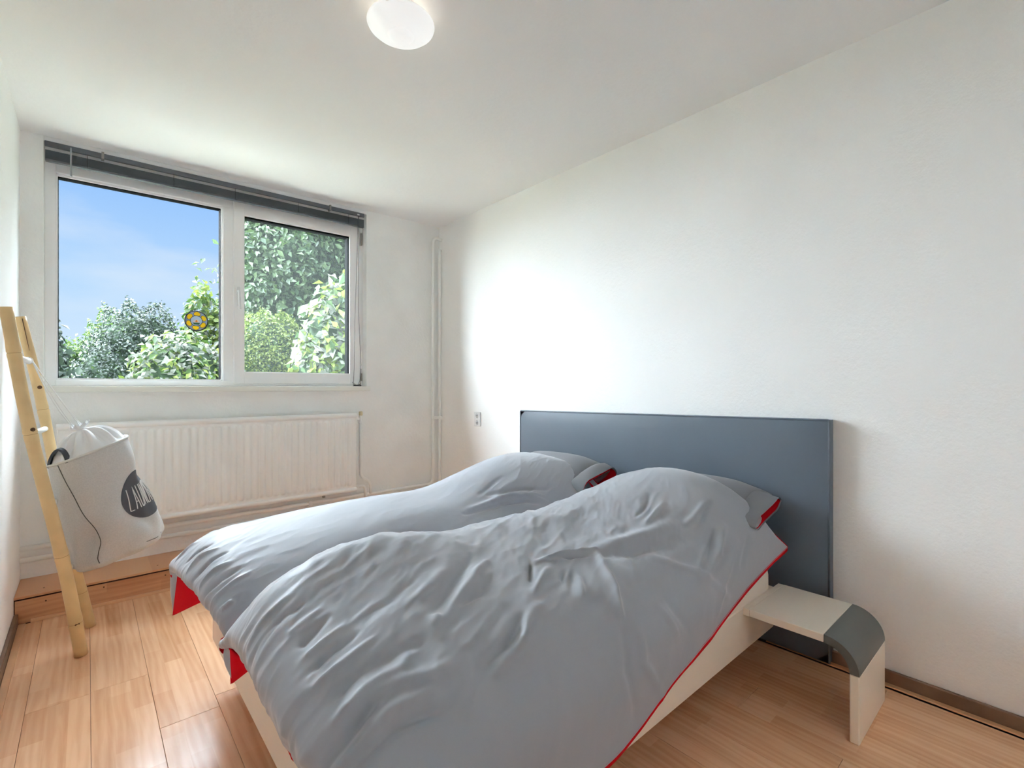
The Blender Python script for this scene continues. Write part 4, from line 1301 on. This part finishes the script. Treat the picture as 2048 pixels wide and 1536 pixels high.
def leaves_geo(blobs, n, size, seed, mats, fluff=.12, droop=0.0, face=.55):
    r = np.random.RandomState(seed)
    areas = np.array([b[1][0] * b[1][2] + b[1][1] * b[1][2] for b in blobs])
    pick = r.choice(len(blobs), n, p=areas / areas.sum())
    d = r.normal(size=(n, 3)); d[:, 1] -= face * np.abs(r.normal(size=n)); d /= np.linalg.norm(d, axis=1)[:, None]
    C_ = np.array([b[0] for b in blobs])[pick]; R_ = np.array([b[1] for b in blobs])[pick]
    lump = 1 + .05 * np.sin(d[:, 0] * 5 + seed) * np.sin(d[:, 2] * 6 + seed * 2) + .06 * np.sin(d[:, 0] * 13 + d[:, 2] * 11)
    rad = lump * (1 - fluff * r.rand(n) ** 1.5 + fluff * .5 * np.maximum(r.normal(size=n), 0))
    P = C_ + R_ * d * rad[:, None]
    nrm = d / R_; nrm /= np.linalg.norm(nrm, axis=1)[:, None]
    nrm = nrm + .75 * r.normal(size=(n, 3)) * .8; nrm[:, 2] += .35; nrm /= np.linalg.norm(nrm, axis=1)[:, None]
    ax = r.normal(size=(n, 3)); ax[:, 2] -= droop
    ax -= nrm * (ax * nrm).sum(1)[:, None]; ax /= np.linalg.norm(ax, axis=1)[:, None]
    sd = np.cross(nrm, ax)
    s = size * (.6 + .8 * r.rand(n))[:, None]
    base = P - ax * s * .5; tip = P + ax * s * .5 - nrm * s * .12
    lft = P + sd * s * .27 + nrm * s * .10; rgt = P - sd * s * .27 + nrm * s * .10
    V = np.stack([base, lft, tip, rgt, ], 1).reshape(-1, 3)
    i = np.arange(n) * 4
    F_ = np.stack([np.stack([i, i + 2, i + 1], 1), np.stack([i, i + 3, i + 2], 1)], 1).reshape(-1, 3)
    mi = r.choice(len(mats), n, p=[w for _, w in mats])
    return V, F_, np.repeat(mi, 2)

def blob_geo(c, r_, seed, n=14):
    V = []
    for i in range(n + 1):
        a = math.pi * i / n
        for k in range(2 * n):
            b = math.pi * k / n
            d = np.array([math.sin(a) * math.cos(b), math.sin(a) * math.sin(b), math.cos(a)])
            q = 1 + .05 * math.sin(d[0] * 5 + seed) * math.sin(d[2] * 6 + seed * 2)
            V.append(np.array(c) + np.array(r_) * d * q)
    return V, grid_faces(n + 1, 2 * n, True)

def plant(name, label, cat, blobs, n, size, seed, mats, core=.86, stem=None, fluff=.12, droop=0.0):
    zb = GZ
    c = np.mean([b[0] for b in blobs], 0)
    root = thing(name, (float(c[0]), float(c[1]), zb), label, cat, None)
    V, F_, mi = leaves_geo(blobs, n, size, seed, mats, fluff, droop)
    off = np.array(root['_base'])
    me = bpy.data.meshes.new('foliage')
    me.vertices.add(len(V)); me.vertices.foreach_set('co', (V - off).astype(np.float32).ravel())
    me.loops.add(len(F_) * 3); me.loops.foreach_set('vertex_index', F_.astype(np.int32).ravel())
    me.polygons.add(len(F_)); me.polygons.foreach_set('loop_start', np.arange(0, len(F_) * 3, 3, dtype=np.int32))
    me.polygons.foreach_set('material_index', mi.astype(np.int32))
    for k, _ in mats: me.materials.append(M[k])
    me.update(calc_edges=True); me.validate()
    o = bpy.data.objects.new('foliage', me); COL.objects.link(o); o.parent = root
    o['kind'] = 'stuff'
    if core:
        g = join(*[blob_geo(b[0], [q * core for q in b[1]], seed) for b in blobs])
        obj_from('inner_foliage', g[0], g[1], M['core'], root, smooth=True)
    for k, (a, b, r0, r1) in enumerate(stem or []):
        tube('trunk' if k == 0 else 'branch', [np.array(a) + (np.array(b) - np.array(a)) * t + np.array([.02 * math.sin(6 * t), .02 * math.cos(5 * t), 0]) for t in np.linspace(0, 1, 8)], list(np.linspace(r0, r1, 8)), M['bark'], root, 8)
    return root
GZ = -0.15
tag(box('ground', (-30, WB + .001, GZ - .3), (45, 60, GZ), M['lawn']), kind='structure')
tag(box('path', (-6, WB + .001, GZ), (8, 5.2, GZ + .03), M['bounce_paving']), kind='structure')  # unseen pale slab, added to bounce daylight up through the window
tag(box('wall_outside_base', (XL - T, YF - T, GZ - .3), (XR + T, WB, -.06), M['wall']), kind='structure')

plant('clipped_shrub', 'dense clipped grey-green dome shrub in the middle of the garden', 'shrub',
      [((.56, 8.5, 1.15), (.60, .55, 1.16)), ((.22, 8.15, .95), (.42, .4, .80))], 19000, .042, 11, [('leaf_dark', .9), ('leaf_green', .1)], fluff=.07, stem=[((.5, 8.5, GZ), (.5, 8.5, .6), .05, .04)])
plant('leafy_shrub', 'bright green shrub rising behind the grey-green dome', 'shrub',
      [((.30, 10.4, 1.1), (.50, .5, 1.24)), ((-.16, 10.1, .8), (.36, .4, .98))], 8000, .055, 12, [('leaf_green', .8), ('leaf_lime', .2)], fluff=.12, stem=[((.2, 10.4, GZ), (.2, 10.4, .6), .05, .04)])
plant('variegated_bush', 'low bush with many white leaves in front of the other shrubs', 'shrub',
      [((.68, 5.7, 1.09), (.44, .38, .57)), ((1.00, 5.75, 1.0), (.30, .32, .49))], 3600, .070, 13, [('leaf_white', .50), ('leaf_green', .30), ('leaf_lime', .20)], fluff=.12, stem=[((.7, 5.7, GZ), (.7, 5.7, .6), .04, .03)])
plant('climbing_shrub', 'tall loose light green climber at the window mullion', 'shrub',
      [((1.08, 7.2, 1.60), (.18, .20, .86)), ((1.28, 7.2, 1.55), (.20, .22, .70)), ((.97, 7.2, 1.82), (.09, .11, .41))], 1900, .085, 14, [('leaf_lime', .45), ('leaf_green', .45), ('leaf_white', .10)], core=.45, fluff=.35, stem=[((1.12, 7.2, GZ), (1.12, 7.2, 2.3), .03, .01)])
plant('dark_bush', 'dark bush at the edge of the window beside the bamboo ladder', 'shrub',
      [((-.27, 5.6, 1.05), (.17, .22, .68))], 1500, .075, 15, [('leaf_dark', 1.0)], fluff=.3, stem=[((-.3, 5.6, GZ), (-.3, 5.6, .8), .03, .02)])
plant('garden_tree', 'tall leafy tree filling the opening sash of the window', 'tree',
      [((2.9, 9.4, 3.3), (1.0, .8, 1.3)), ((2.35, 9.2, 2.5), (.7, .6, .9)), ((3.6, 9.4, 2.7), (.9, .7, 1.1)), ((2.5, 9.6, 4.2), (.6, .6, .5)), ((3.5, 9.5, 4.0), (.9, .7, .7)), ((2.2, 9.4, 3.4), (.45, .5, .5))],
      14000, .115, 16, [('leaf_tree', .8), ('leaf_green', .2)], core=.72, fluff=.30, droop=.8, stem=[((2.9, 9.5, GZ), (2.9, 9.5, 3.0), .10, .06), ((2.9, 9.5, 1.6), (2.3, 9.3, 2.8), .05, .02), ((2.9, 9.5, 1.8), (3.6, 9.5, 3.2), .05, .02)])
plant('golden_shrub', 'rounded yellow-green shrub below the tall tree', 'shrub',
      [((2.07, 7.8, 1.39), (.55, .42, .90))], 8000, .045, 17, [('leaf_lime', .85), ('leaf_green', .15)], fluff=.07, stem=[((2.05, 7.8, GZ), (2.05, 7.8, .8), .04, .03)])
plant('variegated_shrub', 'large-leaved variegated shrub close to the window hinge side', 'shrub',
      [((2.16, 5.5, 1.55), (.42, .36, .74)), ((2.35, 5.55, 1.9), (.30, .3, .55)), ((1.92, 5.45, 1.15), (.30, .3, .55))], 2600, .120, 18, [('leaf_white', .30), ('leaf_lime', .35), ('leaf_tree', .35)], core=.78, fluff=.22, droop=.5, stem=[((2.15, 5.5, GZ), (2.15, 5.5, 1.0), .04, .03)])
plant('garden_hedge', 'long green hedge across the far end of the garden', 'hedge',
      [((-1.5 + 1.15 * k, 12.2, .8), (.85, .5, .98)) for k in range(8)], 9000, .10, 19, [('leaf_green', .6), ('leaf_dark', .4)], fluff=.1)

# ---------------------------------------------------------------- tidy
for o in bpy.data.objects:
    if '_base' in o.keys():
        del o['_base']
